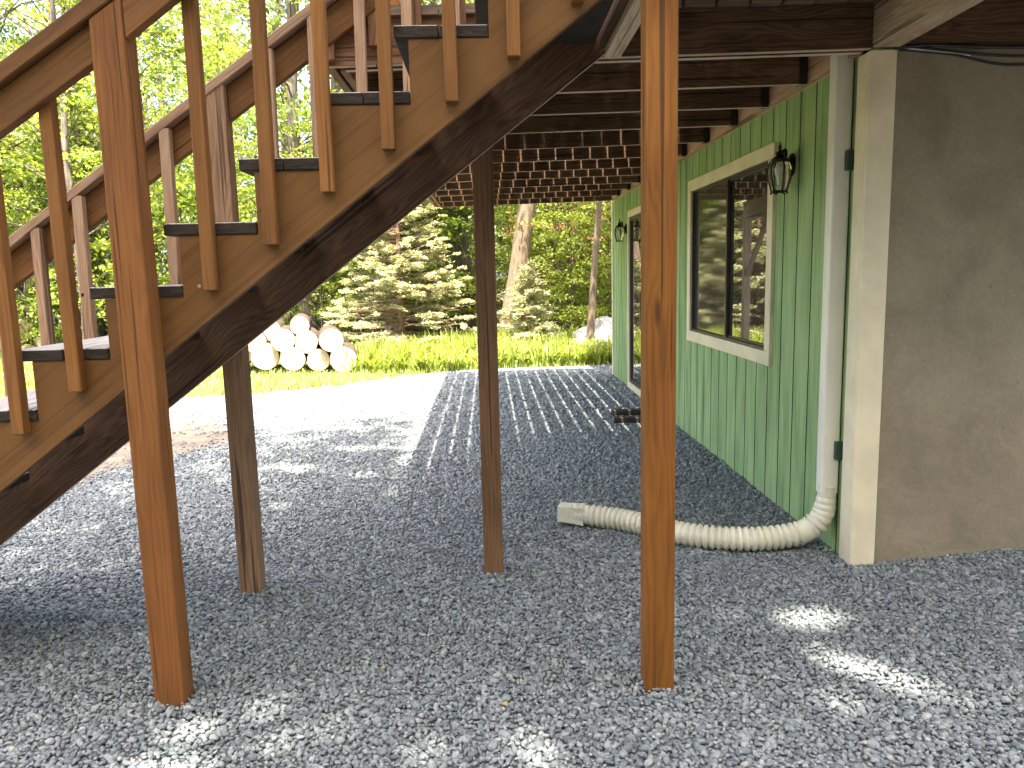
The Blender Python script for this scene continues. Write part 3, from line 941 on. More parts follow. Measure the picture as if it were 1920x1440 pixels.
# near newel
NZ = lambda x: 2.159 + (x + 1.156) * 0.70
b = MB()
def sloped_post(name, x0, x1, y0, y1, zt0, zt1, mat, z0=-0.04):
    """upright post whose top is cut to the rail slope; local X runs up the post"""
    H = max(zt0, zt1) - z0
    v = [(0, y0, x0), (0, y0, x1), (0, y1, x1), (0, y1, x0), (zt0 - z0, y0, x0), (zt1 - z0, y0, x1), (zt1 - z0, y1, x1), (zt0 - z0, y1, x0)]
    cx, cy = (x0 + x1) / 2, (y0 + y1) / 2
    v = [(a, b_ - cy, c - cx) for a, b_, c in v]
    bb = MB()
    bb.add(v, [(0, 3, 2, 1), (4, 5, 6, 7), (0, 1, 5, 4), (1, 2, 6, 5), (2, 3, 7, 6), (3, 0, 4, 7)])
    me = bb.mesh(name, bevel=0.004)
    Mx = Matrix(((0, 0, 1, cx), (0, 1, 0, cy), (1, 0, 0, z0), (0, 0, 0, 1)))
    # local X -> world Z, local Z -> world X (mirror is fine for a symmetric timber, so flip Y)
    Mx = Matrix(((0, 0, 1, cx), (0, -1, 0, cy), (1, 0, 0, z0), (0, 0, 0, 1)))
    return link(name, me, mat, stair, Mx)


sloped_post('newel_post', -1.157, -1.058, 2.420, 2.508, 2.196, 2.262, M['newel'])
# near rail: cap and boards
def rl(x): return 1.965 + (x + 1.33) * 0.665     # underside of the left rail board
sl = math.atan(0.705)
up = Vector((-math.sin(sl), 0, math.cos(sl)))
c0 = 0.145 * math.cos(sl)
def railpiece(name, xa, xb, base, hgt, y0, y1, mat, slope=0.705):
    """sloping rail with plumb cut ends: base(x) its lower edge, hgt its upright height; local X runs along the slope"""
    a = math.atan(slope)
    ca, sa = math.cos(a), math.sin(a)
    yc = (y0 + y1) / 2
    P0 = Vector((xa, yc, base(xa)))
    loc = lambda x, z: ((x - xa) * ca + (z - P0.z) * sa, -(x - xa) * sa + (z - P0.z) * ca)
    q = [loc(xa, base(xa)), loc(xb, base(xb)), loc(xb, base(xb) + hgt), loc(xa, base(xa) + hgt)]
    h = (y1 - y0) / 2
    b = MB()
    b.add([(u, -h, w_) for u, w_ in q] + [(u, h, w_) for u, w_ in q], [(0, 1, 2, 3), (7, 6, 5, 4), (0, 4, 5, 1), (1, 5, 6, 2), (2, 6, 7, 3), (3, 7, 4, 0)])
    Mx = Matrix(((ca, 0, -sa, P0.x), (0, 1, 0, P0.y), (sa, 0, ca, P0.z), (0, 0, 0, 1)))
    return link(name, b.mesh(name, bevel=0.004), mat, stair, Mx)
railpiece('rail_board', -3.0, -1.159, rl, 0.117, 2.440, 2.476, M['rail'], 0.665)
railpiece('rail_board', -1.057, 0.62, lambda x: 2.137 + (x + 1.057) * 0.72, 0.13, 2.4235, 2.4605, M['rail'], 0.72)
railpiece('handrail', -3.0, 0.6, lambda x: rl(x) + 0.118, 0.058, 2.414, 2.54, M['rail'], 0.665)
for x0, zb0 in ((0.302, 2.246), (0.101, 2.086), (-0.095, 1.955), (-0.298, 1.815), (-0.495, 1.689), (-0.682, 1.529), (-0.883, 1.391), (-1.336, 1.078), (-1.531, 0.944), (-1.73, 0.80), (-1.93, 0.65), (-2.13, 0.50)):
    zt = rl(x0) + 0.10
    lean = rnd.uniform(-0.006, 0.006)
    # a bevelled foot: the lower end is cut back
    bo = board('baluster', (x0, 2.4885, zb0), (x0 + lean, 2.4885, zt + (0.12 if x0 > -1.1 else 0.02)), 0.0405, 0.041, M['baluster'], stair, up=(0, 1, 0), bevel=0.0025)
# far rail
_nb = MB(); _nb.lathe((0, 0, 0), [(0.0058, -0.002), (0.0058, 0.0006), (0.003, 0.0012)], 8)
_nm = _nb.mesh('nail'); _nm.transform(Matrix.Rotation(RAD(90), 4, 'X')); _nm.materials.append(M['hanger'])
for bo in [o for o in stair.children if o.name.startswith('baluster')]:
    wp = Vector(bo.matrix_local.translation) + stair.location
    for dz_, dx_ in ((0.045, -0.006), (0.13, 0.007)):
        nn = bpy.data.objects.new('nail', _nm); COL.objects.link(nn); nn.parent = bo
        nn.matrix_local = bo.matrix_local.inverted() @ Matrix.Translation(-stair.location) @ Matrix.Translation((wp.x + dx_, 2.468, wp.z + dz_))
def zf(z): return 1.42 + (z - 1.42) * 1.018
def rf(x): return 1.385 + (x + 2.083) * 0.692
sloped_post('newel_post', -1.166, -1.072, 3.338, 3.427, rf(-1.166) + 0.165, rf(-1.072) + 0.165, M['postmid'])
railpiece('rail_board', -3.1, -1.168, rf, 0.142, 3.376, 3.412, M['rail'], 0.692)
railpiece('rail_board', -1.070, 0.5, rf, 0.142, 3.376, 3.412, M['rail'], 0.692)
railpiece('handrail', -3.1, 0.5, lambda x: rf(x) + 0.146, 0.046, 3.332, 3.46, M['bleached'], 0.692)
for x0 in (-0.10, -0.30, -0.496, -0.690, -0.883, -1.33, -1.345 - 0.37, -1.90, -2.075, -2.28, -2.48):
    zt = rf(x0) + 0.150
    board('baluster', (x0 - 0.012, 3.3535, zlowf(x0) + 0.18), (x0, 3.3535, zt), 0.038, 0.043, M['bleached'], stair, up=(0, 1, 0), bevel=0.0025)

# ------------------------------------------------------------------ downspout with its corrugated outlet
ds = empty('downspout', (1.66, 3.64, 0), 'white square downspout beside the cream corner board', 'downspout')
b = MB()
x0, x1, y0, y1 = 1.618, 1.704, 3.602, 3.675
# box tube with folded ribs on the faces
prof = [(x0, y0), (x1, y0), (x1, y1), (x0, y1)]
def rrect(x0, x1, y0, y1, r, n=3):
    p = []
    for cx, cy, a0 in ((x1 - r, y0 + r, -90), (x1 - r, y1 - r, 0), (x0 + r, y1 - r, 90), (x0 + r, y0 + r, 180)):
        for k in range(n + 1):
            a = RAD(a0 + 90 * k / n)
            p.append((cx + r * math.cos(a), cy + r * math.sin(a)))
    return p
pr = rrect(x0, x1, y0, y1, 0.012)
n_ = len(pr)
b.add([(x, y, 0.31) for x, y in pr] + [(x, y, 2.40) for x, y in pr], [(k, (k + 1) % n_, (k + 1) % n_ + n_, k + n_) for k in range(n_)] + [tuple(range(n_, 2 * n_))])
b.build('pipe', M['metal_white'], ds, smooth=True, angle=40)
for zc in (1.905, 0.53):
    b = MB(); b.box(1.672, 1.7085, 3.580, 3.6005, zc - 0.045, zc + 0.045); b.build('strap', M['strap'], ds, bevel=0.003)


def catmull(P, n):
    P = [Vector(p) for p in P]
    P = [2 * P[0] - P[1]] + P + [2 * P[-1] - P[-2]]
    out = []
    for i in range(1, len(P) - 2):
        for k in range(n):
            t = k / n
            a, b_, c, d = P[i - 1], P[i], P[i + 1], P[i + 2]
            out.append(0.5 * ((2 * b_) + (c - a) * t + (2 * a - 5 * b_ + 4 * c - d) * t * t + (3 * b_ - a - 3 * c + d) * t ** 3))
    out.append(P[-2])
    return out


def resample(P, step):
    out = [P[0]]
    acc = 0
    for a, b_ in zip(P[:-1], P[1:]):
        d = (b_ - a).length
        while acc + d >= step:
            t = (step - acc) / d
            a = a + (b_ - a) * t
            d = (b_ - a).length
            out.append(a.copy())
            acc = 0
        acc += d
    return out


path = resample(catmull([(1.661, 3.6385, 0.345), (1.661, 3.6385, 0.275), (1.64, 3.641, 0.18), (1.57, 3.648, 0.11), (1.44, 3.66, 0.075), (1.27, 3.675, 0.064), (1.08, 3.735, 0.062), (0.93, 3.83, 0.062), (0.79, 3.975, 0.062), (0.66, 4.07, 0.064), (0.53, 4.125, 0.07), (0.45, 4.15, 0.075)], 40), 0.0036)
N = len(path)
rad = []
for i in range(N):
    s = i * 0.0036
    base = 0.0555
    amp = 0.006
    if s < 0.05: base, amp = 0.044, 0.0
    elif s < 0.19: base, amp = 0.044 + 0.0095 * min(1, (s - 0.05) / 0.08), 0.0016
    elif 0.245 < s < 0.305: base, amp = 0.058, 0.0005
    L = N * 0.0036
    if s > L - 0.10: base, amp = 0.054, 0.002
    ph = (s % 0.033) / 0.033
    rad.append(base + amp * (1 if ph < 0.62 else -1) * min(1, 9 * min(abs(ph), abs(ph - 0.62), abs(1 - ph))))
b = MB(); b.tube(path, rad, n=28, cap=True)
b.build('corrugated_hose', M['pipe'], ds, smooth=True)
b = MB()
e0 = path[-1]; e1 = path[-12]
dv = (e0 - e1).normalized(); side = dv.cross(Vector((0, 0, 1))).normalized()
def ring(c, w, h, z): return [c - side * w + Vector((0, 0, -h + z)), c + side * w + Vector((0, 0, -h + z)), c + side * w + Vector((0, 0, h + z)), c - side * w + Vector((0, 0, h + z))]
r = [ring(e0 - dv * 0.06, 0.05, 0.05, 0), ring(e0 + dv * 0.005, 0.052, 0.044, 0), ring(e0 + dv * 0.01, 0.0525, 0.044, 0), ring(e0 + dv * 0.022, 0.0525, 0.044, 0), ring(e0 + dv * 0.026, 0.051, 0.042, 0), ring(e0 + dv * 0.085, 0.051, 0.042, 0), ring(e0 + dv * 0.085, 0.046, 0.037, 0), ring(e0 + dv * 0.03, 0.046, 0.037, 0)]
v = [p for q in r for p in q]
f = []
for i in range(len(r) - 1):
    for k in range(4): f.append((i * 4 + k, i * 4 + (k + 1) % 4, (i + 1) * 4 + (k + 1) % 4, (i + 1) * 4 + k))
f.append((28, 29, 30, 31))
b.add(v, f)
b.build('outlet_adapter', M['pipe'], ds)


# ------------------------------------------------------------------ wall lanterns
def lantern(loc_plate, c, label):
    o = empty('wall_lantern', (loc_plate[0], loc_plate[1], loc_plate[2]), label, 'lantern', 'bronze lanterns on the green wall')
    px, py, pz = loc_plate
    b = MB()
    # oval back plate
    n = 20
    for (xx, k0) in ((px - 0.001, 1.0), (px - 0.012, 1.0), (px - 0.024, 0.62)):
        pass
    rings = [[(xx, py + 0.042 * k0 * math.cos(2 * math.pi * k / n), pz + 0.062 * k0 * math.sin(2 * math.pi * k / n)) for k in range(n)] for xx, k0 in ((px - 0.0005, 1), (px - 0.010, 1), (px - 0.022, 0.66), (px - 0.030, 0.3))]
    v = [q for r in rings for q in r]
    f = [(i * n + k, i * n + (k + 1) % n, (i + 1) * n + (k + 1) % n, (i + 1) * n + k) for i in range(3) for k in range(n)] + [tuple(range(3 * n, 4 * n))]
    b.add(v, f)
    b.build('back_plate', M['bronze'], o, smooth=True, angle=40)
    cx, cy, zt = c            # zt: shoulder of the roof
    b = MB()
    b.tube(catmull([(px - 0.02, py, pz), (px - 0.05, (py + cy) / 2, pz + 0.02), (cx + 0.03, cy, zt + 0.055), (cx, cy, zt + 0.035)], 6), 0.009, 8)
    b.build('arm', M['bronze'], o, smooth=True)
    b = MB()
    b.lathe((cx, cy, zt), [(0.048, -0.004), (0.05, 0.004), (0.034, 0.018), (0.020, 0.028), (0.026, 0.036), (0.018, 0.046), (0.008, 0.052), (0.006, 0.062), (0.010, 0.068), (0.006, 0.078), (0.002, 0.10)], 12)
    b.build('roof', M['bronze'], o, smooth=True, angle=40)
    # six sided cage, bulging then tapering
    pf = [(0.050, -0.004), (0.066, -0.045), (0.060, -0.10), (0.040, -0.165)]
    b = MB()
    for k in range(6):
        a = 2 * math.pi * (k + 0.5) / 6
        b.tube([(cx + r * math.cos(a), cy + r * math.sin(a), zt + h) for r, h in pf], 0.0042, 6)
    for r, h in (pf[0], pf[-1]):
        b.tube([(cx + r * math.cos(2 * math.pi * (k + 0.5) / 6), cy + r * math.sin(2 * math.pi * (k + 0.5) / 6), zt + h) for k in range(7)], 0.0045, 6)
    for k in range(6):
        a = 2 * math.pi * (k + 0.5) / 6
        b.tube([(cx + 0.040 * math.cos(a), cy + 0.040 * math.sin(a), zt - 0.165), (cx + 0.044 * math.cos(a), cy + 0.044 * math.sin(a), zt - 0.178)], 0.006, 6)
    b.build('cage', M['bronze'], o, smooth=True)
    b = MB()
    v, f = [], []
    for r, h in pf:
        for k in range(6):
            a = 2 * math.pi * (k + 0.5) / 6
            v.append((cx + r * 0.985 * math.cos(a), cy + r * 0.985 * math.sin(a), zt + h))
    for i in range(3):
        for k in range(6): f.append((i * 6 + k, i * 6 + (k + 1) % 6, (i + 1) * 6 + (k + 1) % 6, (i + 1) * 6 + k))
    b.add(v, f)
    b.build('glass', M['lampglass'], o)
    b = MB(); b.lathe((cx, cy, zt - 0.13), [(0.010, 0.0), (0.012, 0.03), (0.024, 0.06), (0.026, 0.085), (0.016, 0.105), (0.004, 0.112)], 10)
    b.build('bulb', M['bulb'], o, smooth=True)
    return o


lantern((XW, 4.31, 1.985), (1.615, 4.25, 2.0), 'bronze wall lantern beside the large window')
lantern((XW, 9.42, 1.935), (1.615, 9.36, 1.955), 'bronze wall lantern beyond the sliding door')


# ------------------------------------------------------------------ cables over the cement wall
def cable(pts, r, mat, label):
    b = MB(); b.tube(catmull(pts, 10), r, 8)
    o = b.build('cable', mat, smooth=True)
    return tag(o, label, 'cable', 'cables under the landing')


cable([(1.80, 3.437, 2.356), (1.95, 3.428, 2.362), (2.15, 3.424, 2.352), (2.4, 3.424, 2.347), (3.2, 3.428, 2.352)], 0.008, M['black'], 'uppermost black cable above the cement wall')
cable([(1.86, 3.437, 2.362), (2.0, 3.440, 2.345), (2.15, 3.44, 2.328), (2.4, 3.44, 2.314), (3.2, 3.44, 2.31)], 0.006, M['black'], 'middle black cable crossing the cement wall top')
cable([(1.83, 3.452, 2.353), (1.95, 3.454, 2.342), (2.08, 3.454, 2.328), (2.22, 3.454, 2.295), (2.30, 3.454, 2.284), (2.4, 3.454, 2.281), (3.2, 3.454, 2.28)], 0.0055, M['black'], 'lowest black cable sagging across the cement wall')
cable([(1.85, 3.449, 2.357), (1.98, 3.444, 2.343), (2.08, 3.442, 2.332), (2.14, 3.446, 2.322)], 0.004, M['cablewhite'], 'short pale cable running along the top of the cement wall')

# two dark planks lying on the gravel by the wall
for nm, pa, pb, wd, lab in (('plank', (1.16, 7.08, 0.035), (1.66, 7.02, 0.035), 0.10, 'dark wet plank on the gravel nearer the camera, by the green wall'), ('plank', (1.20, 7.45, 0.035), (1.67, 7.45, 0.035), 0.10, 'dark wet plank on the gravel behind its twin, by the green wall')):
    o = board(nm, pa, pb, 0.05, wd, M['plank'], None, bevel=0.006)
    tag(o, lab, 'plank', 'dark planks by the wall')


# ------------------------------------------------------------------ vegetation
def px2x(px, Y):
    """world x at depth Y for a column of the 1920 wide photograph (used once, to read positions off the photo)"""
    return (px - 914) / 1430 * Y


def leaf_cloud(C, N, size, flat=0.5, rs=None, droop=0.25):
    """C (n,3) centres, N normals spread; returns quads shaped like pointed leaves (2 tris as one 4-gon kite)"""
    n = len(C)
    az = rs.uniform(0, 2 * np.pi, n)
    tilt = rs.normal(0, flat, n)
    tilt2 = rs.normal(0, flat, n) - droop
    R = rot_mats(tilt, tilt2, az)
    L = size * rs.uniform(0.7, 1.3, n)
    W = L * rs.uniform(0.5, 0.75, n)
    kite = np.array([[-0.5, 0, 0], [0.05, 0.5, 0.06], [0.5, 0, -0.05], [0.05, -0.5, 0.06]], np.float32)
    P = kite[None] * np.stack([L, W, L], 1)[:, None, :].astype(np.float32)
    P = np.einsum('nij,nkj->nki', R, P) + C[:, None, :].astype(np.float32)
    F = np.arange(n * 4).reshape(n, 4)
    return P.reshape(-1, 3), F


def make_tree(seed, H, r0, crown_z0, crown_r, n_spray, n_leaf, leaf, lean=(0, 0), pale=False):
    """returns trunk mesh, crown mesh (origin at the foot)"""
    rs = np.random.RandomState(seed)
    b = MB()
    pts, rr = [], []
    K = 10
    wob = rs.normal(0, 0.012 * H, (K + 1, 2)); wob[0] = 0
    for k in range(K + 1):
        t = k / K
        pts.append((lean[0] * t * H + wob[k, 0] * t, lean[1] * t * H + wob[k, 1] * t, -0.05 + t * H))
        rr.append(r0 * (1.25 if k == 0 else 1) * (1 - 0.85 * t))
    b.tube(catmull(pts, 3), [np.interp(i / (K * 3), np.arange(K + 1) / K, rr) for i in range(K * 3 + 1)], 10)
    def at(z):
        t = np.clip(z / H, 0, 1) * K
        i = int(min(K - 1, t)); f = t - i
        a = np.array(pts[i]); c = np.array(pts[i + 1])
        return a + (c - a) * f
    C = []
    for s in range(n_spray):
        u = rs.rand()
        z = crown_z0 + (H * 1.02 - crown_z0) * u ** 1.25
        prof = math.sin(math.pi * min(1, max(0.0, (z - crown_z0) / (H * 1.05 - crown_z0) * 0.8 + 0.18)))
        rad = crown_r * prof * math.sqrt(rs.uniform(0.08, 1.0))
        a = rs.uniform(0, 6.283)
        base = at(max(0.3, z - 0.35 * rad - 0.1))
        tip = np.array([base[0] + rad * math.cos(a), base[1] + rad * math.sin(a), z])
        midp = (base + tip) / 2 + np.array([0, 0, 0.12 * rad])
        b.tube([base, midp, tip], [max(0.008, r0 * 0.16 * (1 - z / H) + 0.008), 0.010, 0.004], 4, cap=False)
        sr = rs.uniform(0.5, 1.0) * crown_r * 0.30
        m_ = int(n_leaf * rs.uniform(0.6, 1.4))
        q = rs.normal(0, 1, (m_, 3)) * np.array([sr * 0.62, sr * 0.62, sr * 0.14])
        # sprays droop outward
        q[:, 2] -= 0.16 * (q[:, 0] ** 2 + q[:, 1] ** 2) / max(sr, 0.1) + 0.0
        C.append(q + tip)
    C = np.concatenate(C)
    V, F = leaf_cloud(C, None, leaf, 0.62, rs)
    return b.mesh('trunk', smooth=True), np_mesh('crown', V, F)


def put_tree(name, tm, cm, loc, rot, scale, bark, leaf, label, group=None):
    o = empty(name, loc, label, 'tree', group)
    o.rotation_euler = (0, 0, rot)
    o.scale = scale if isinstance(scale, tuple) else (scale,) * 3
    for nm, me, mt in (('trunk', tm, bark), ('crown', cm, leaf)):
        if me is None: continue
        if not me.materials: me.materials.append(None)
        c = bpy.data.objects.new(nm, me)
        COL.objects.link(c)
        c.parent = o
        c.material_slots[0].link = 'OBJECT'
        c.material_slots[0].material = mt
    return o


VAR = [
    make_tree(11, 11.5, 0.16, 1.6, 3.0, 58, 105, 0.115),
    make_tree(12, 13, 0.19, 2.4, 3.4, 62, 110, 0.118),
    make_tree(13, 9.5, 0.10, 0.9, 2.4, 60, 100, 0.105),
    make_tree(14, 12.5, 0.22, 3.2, 3.6, 60, 110, 0.12),
]
SAP = [make_tree(21, 4.2, 0.035, 0.5, 1.5, 55, 90, 0.095), make_tree(22, 5.5, 0.04, 0.9, 1.7, 58, 95, 0.10)]

# named trees one can tell apart
tm, cm = make_tree(31, 14, 0.20, 3.6, 3.0, 50, 120, 0.115, lean=(0.16, 0.03))
put_tree('leaning_tree', tm, cm, (px2x(948, 14.9), 14.9, 0), 0, 1.0, M['barkpale'], M['leafA'], 'thick pale trunked tree leaning to the right behind the small spruce')
tm, cm = make_tree(32, 9, 0.065, 3.4, 1.8, 40, 70, 0.12, lean=(0.06, 0.0))
put_tree('slender_tree', tm, cm, (px2x(1102, 13.2), 13.2, 0), 0, 1.0, M['barkpale'], M['leafB'], 'slender pale trunked tree in front of the boulder')
put_tree('tall_tree', *VAR[3], (px2x(872, 17.5), 17.5, 0), 0.4, 0.9, M['bark'], M['leafB'], 'straight dark trunked tree just left of the middle deck post')
put_tree('tall_tree', *VAR[1], (px2x(838, 19), 19, 0), 2.4, 0.9, M['bark'], M['leafA'], 'straight trunked tree rising directly behind the large spruce')
put_tree('broad_tree', *VAR[3], (px2x(42, 19), 19, 0), 1.4, (1.5, 1.5, 1.2), M['bark'], M['leafB'], 'broad dark trunked tree behind the firewood at far left')
put_tree('broad_tree', *VAR[1], (px2x(195, 20), 20, 0), 3.0, (1.3, 1.3, 1.1), M['bark'], M['leafC'], 'dark trunked tree standing behind the near newel post')

rt = random.Random(42)
spots = []
def free(x, y, d):
    return all((x - a) ** 2 + (y - c) ** 2 > d * d for a, c in spots)
def blocked(x, y):
    # keep the lawn, the view of the neighbour's steps and our own house clear
    if x > 1.0 and y < 12.5: return True
    if y < 14.5 and -8 < x < 2.2: return True
    if -1.2 < x - 0.06 * y < 1.8 and 18 < y < 29: return True
    return False
k = 0
rows = [(15.5, 19, 7), (19, 24, 10), (24, 31, 15), (31, 42, 24), (42, 58, 26)]
for (ya, yb, cnt) in rows:
    made = tries = 0
    while made < cnt and tries < 400:
        tries += 1
        y = rt.uniform(ya, yb)
        x = rt.uniform(-0.78 * y - 2, 0.36 * y + 1)
        if blocked(x, y) or not free(x, y, 1.7 if y < 24 else 2.3): continue
        spots.append((x, y))
        v = VAR[rt.randrange(4)]
        sc_ = rt.uniform(0.85, 1.15) * (1.0 if y < 24 else 1.15)
        put_tree('forest_tree', v[0], v[1], (x, y, 0), rt.uniform(0, 6.28), sc_, M['bark'], rt.choice([M['leafA'], M['leafB'], M['leafB'], M['leafC']]), 'leafy green tree among many alike in the woods beyond the lawn', 'trees in the woods')
        made += 1
rows = [(15.0, 18, 10), (18, 26, 16), (26, 40, 14)]
for (ya, yb, cnt) in rows:
    made = tries = 0
    while made < cnt and tries < 300:
        tries += 1
        y = rt.uniform(ya, yb)
        x = rt.uniform(-0.74 * y - 1, 0.32 * y + 1)
        if blocked(x, y) or (-0.6 < x < 2.2 and y < 19): continue
        v = SAP[rt.randrange(2)]
        put_tree('sapling', v[0], v[1], (x, y, 0), rt.uniform(0, 6.28), rt.uniform(0.7, 1.2), M['bark'], rt.choice([M['leafA'], M['leafB'], M['leafC']]), 'low leafy sapling among many alike beneath the woodland trees', 'saplings in the woods')
        made += 1
for i, (x, y) in enumerate(((-24, -9), (-18, -15), (-12, -19), (-6.5, -17), (-1, -20), (4.5, -18), (10, -20), (15, -16), (20, -11), (-20, 2), (-17, 8), (13, -12), (-4.5, -9.5), (0.5, -8.5), (5, -8.0), (9, -5.5), (12, -2), (-8.5, -8), (-1.8, -6.2), (2.8, -5.6), (7.2, -8.8), (-11, -6), (-2, -12), (4, -13), (9, -12))):
    v = VAR[i % 4]
    put_tree('forest_tree', v[0], v[1], (x, y, 0), i * 1.7, 1.05 if i < 12 else 1.3, M['bark'], (M['leafA'], M['leafB'], M['leafC'])[i % 3], 'unseen leafy tree added around the yard to dim the light', 'added trees around the yard')  # unseen trees added to block sky light from behind the camera
for i in range(16):  # unseen sapling row added to darken the foreground
    x = -8.5 + i * 1.25
    v = SAP[i % 2]
    put_tree('sapling', v[0], v[1], (x, -4.6 - 1.6 * ((i * 7) % 5) / 4, 0), i * 1.9, 1.25, M['bark'], M['leafC'], 'unseen bushy sapling added for shade behind the photographer', 'added saplings dimming the light')
# saplings that hang over the neighbour's steps
for i, (px, Y, s) in enumerate(((1040, 17.5, 0.9), (1065, 18.5, 1.0), (1140, 16, 1.0), (1185, 19, 1.2), (1085, 21, 1.25), (1070, 15.2, 0.6), (1150, 15.4, 0.8))):
    v = SAP[i % 2]
    put_tree('sapling', v[0], v[1], (px2x(px, Y), Y, 0), i * 1.3, s, M['bark'], (M['leafB'], M['leafA'], M['leafB'])[i % 3], 'low leafy sapling among many alike beneath the woodland trees', 'saplings in the woods')


# spruces
def make_spruce(seed, H, R, nb, tufts, bare):
    rs = np.random.RandomState(seed)
    tb = MB()
    tb.tube([(0, 0, -0.05), (0, 0, H * 0.5), (0, 0, H)], [0.06 * H / 3.5, 0.035 * H / 3.5, 0.006], 8)
    C, D, S = [], [], []
    for i in range(nb):
        t = (i + rs.rand()) / nb
        z = 0.12 + (H - 0.2) * t ** 1.05
        L = R * (1 - t) ** 0.75 * rs.uniform(0.7, 1.1) + 0.06
        a = rs.uniform(0, 6.283)
        d = np.array([math.cos(a), math.sin(a), 0])
        drop = -0.22 + 0.45 * t
        pts = [np.array([0, 0, z]) + d * L * s + np.array([0, 0, L * (drop * s + 0.18 * s * s)]) for s in (0, 0.35, 0.7, 1.0)]
        tb.tube(pts, [0.014, 0.010, 0.006, 0.003], 5, cap=False)
        side = np.array([-d[1], d[0], 0])
        isbare = rs.rand() < bare * (1.3 - t)
        nt_ = int(7 * L / R) + 3
        for j in range(nt_):
            s = rs.uniform(0.2, 1.0)
            p = np.array([np.interp(s, (0, .35, .7, 1), [q[k] for q in pts]) for k in range(3)])
            sg = rs.choice((-1, 1))
            tl = L * rs.uniform(0.2, 0.42) * (1.1 - 0.5 * s)
            e = p + (d * 0.65 + side * sg * 0.8) * tl + np.array([0, 0, rs.uniform(-0.08, 0.03)])
            tb.tube([p, e], [0.004, 0.002], 4, cap=False)
            if isbare and s < 0.75 : continue
            m_ = max(4, int(tufts * tl / 0.3))
            u = rs.rand(m_)[:, None]
            cc = p + (e - p) * u + rs.normal(0, 1, (m_, 3)) * (0.028, 0.028, 0.014)
            C.append(cc)
            dd = (e - p) / max(1e-6, np.linalg.norm(e - p))
            D.append(np.tile(math.atan2(dd[1], dd[0]), m_) + rs.choice((-0.7, 0.7), m_) + rs.normal(0, 0.25, m_))
    C = np.concatenate(C); az = np.concatenate(D)
    n = len(C)
    R_ = rot_mats(rs.normal(0, 0.6, n), rs.normal(-0.12, 0.3, n), az)
    L = rs.uniform(0.035, 0.075, n); W = rs.uniform(0.014, 0.024, n)
    kite = np.array([[-0.4, 0, 0], [0.1, 0.5, 0], [0.6, 0, 0], [0.1, -0.5, 0]], np.float32)
    P = np.einsum('nij,nkj->nki', R_, kite[None] * np.stack([L, W, L], 1)[:, None].astype(np.float32)) + C[:, None].astype(np.float32)
    return tb.mesh('trunk', smooth=True), np_mesh('crown', P.reshape(-1, 3), np.arange(n * 4).reshape(n, 4))


tm, cm = make_spruce(5, 4.2, 1.5, 280, 115, 0.5)
put_tree('spruce_tree', tm, cm, (px2x(752, 14.4), 14.4, 0), 0, 1.0, M['twig'], M['needle'], 'large pale spruce with bare brown twigs behind the ferns')
tm, cm = make_spruce(6, 1.7, 0.58, 120, 100, 0.15)
put_tree('spruce_tree', tm, cm, (px2x(990, 13.9), 13.9, 0), 0, 1.0, M['twig'], M['needle'], 'small young spruce growing in front of the leaning tree')


# canopy shaped to shade the yard: two unseen trees behind the photographer
PATCH = [(1.27, 2.90, .13, .07), (1.30, 3.30, .03, .04), (.42, 3.05, .03, .035), (.60, 3.06, .02, .03), (0.95, 2.93, .03, .02),  # crown gaps cut so that sun spots land at these ground points
         (1.20, 2.62, .06, .03), (1.30, 2.50, .08, .04), (1.40, 2.38, .07, .03), (1.50, 2.28, .04, .02), (1.12, 2.30, .05, .02),
         (-.98, 2.28, .08, .03), (-.80, 2.40, .07, .03), (-1.02, 2.08, .13, .05), (-.68, 2.18, .05, .03), (-.55, 2.27, .05, .02), (-.22, 2.12, .03, .03), (.06, 2.18, .03, .04), (.10, 2.06, .06, .03), (-1.4, 3.85, .04, .02), (-1.1, 4.0, .05, .02),
         (-1.5, 5.7, .26, .03), (-1.1, 6.3, .3, .04), (-1.8, 6.7, .2, .03), (-.95, 5.4, .18, .02), (-1.5, 7.2, .4, .05)]


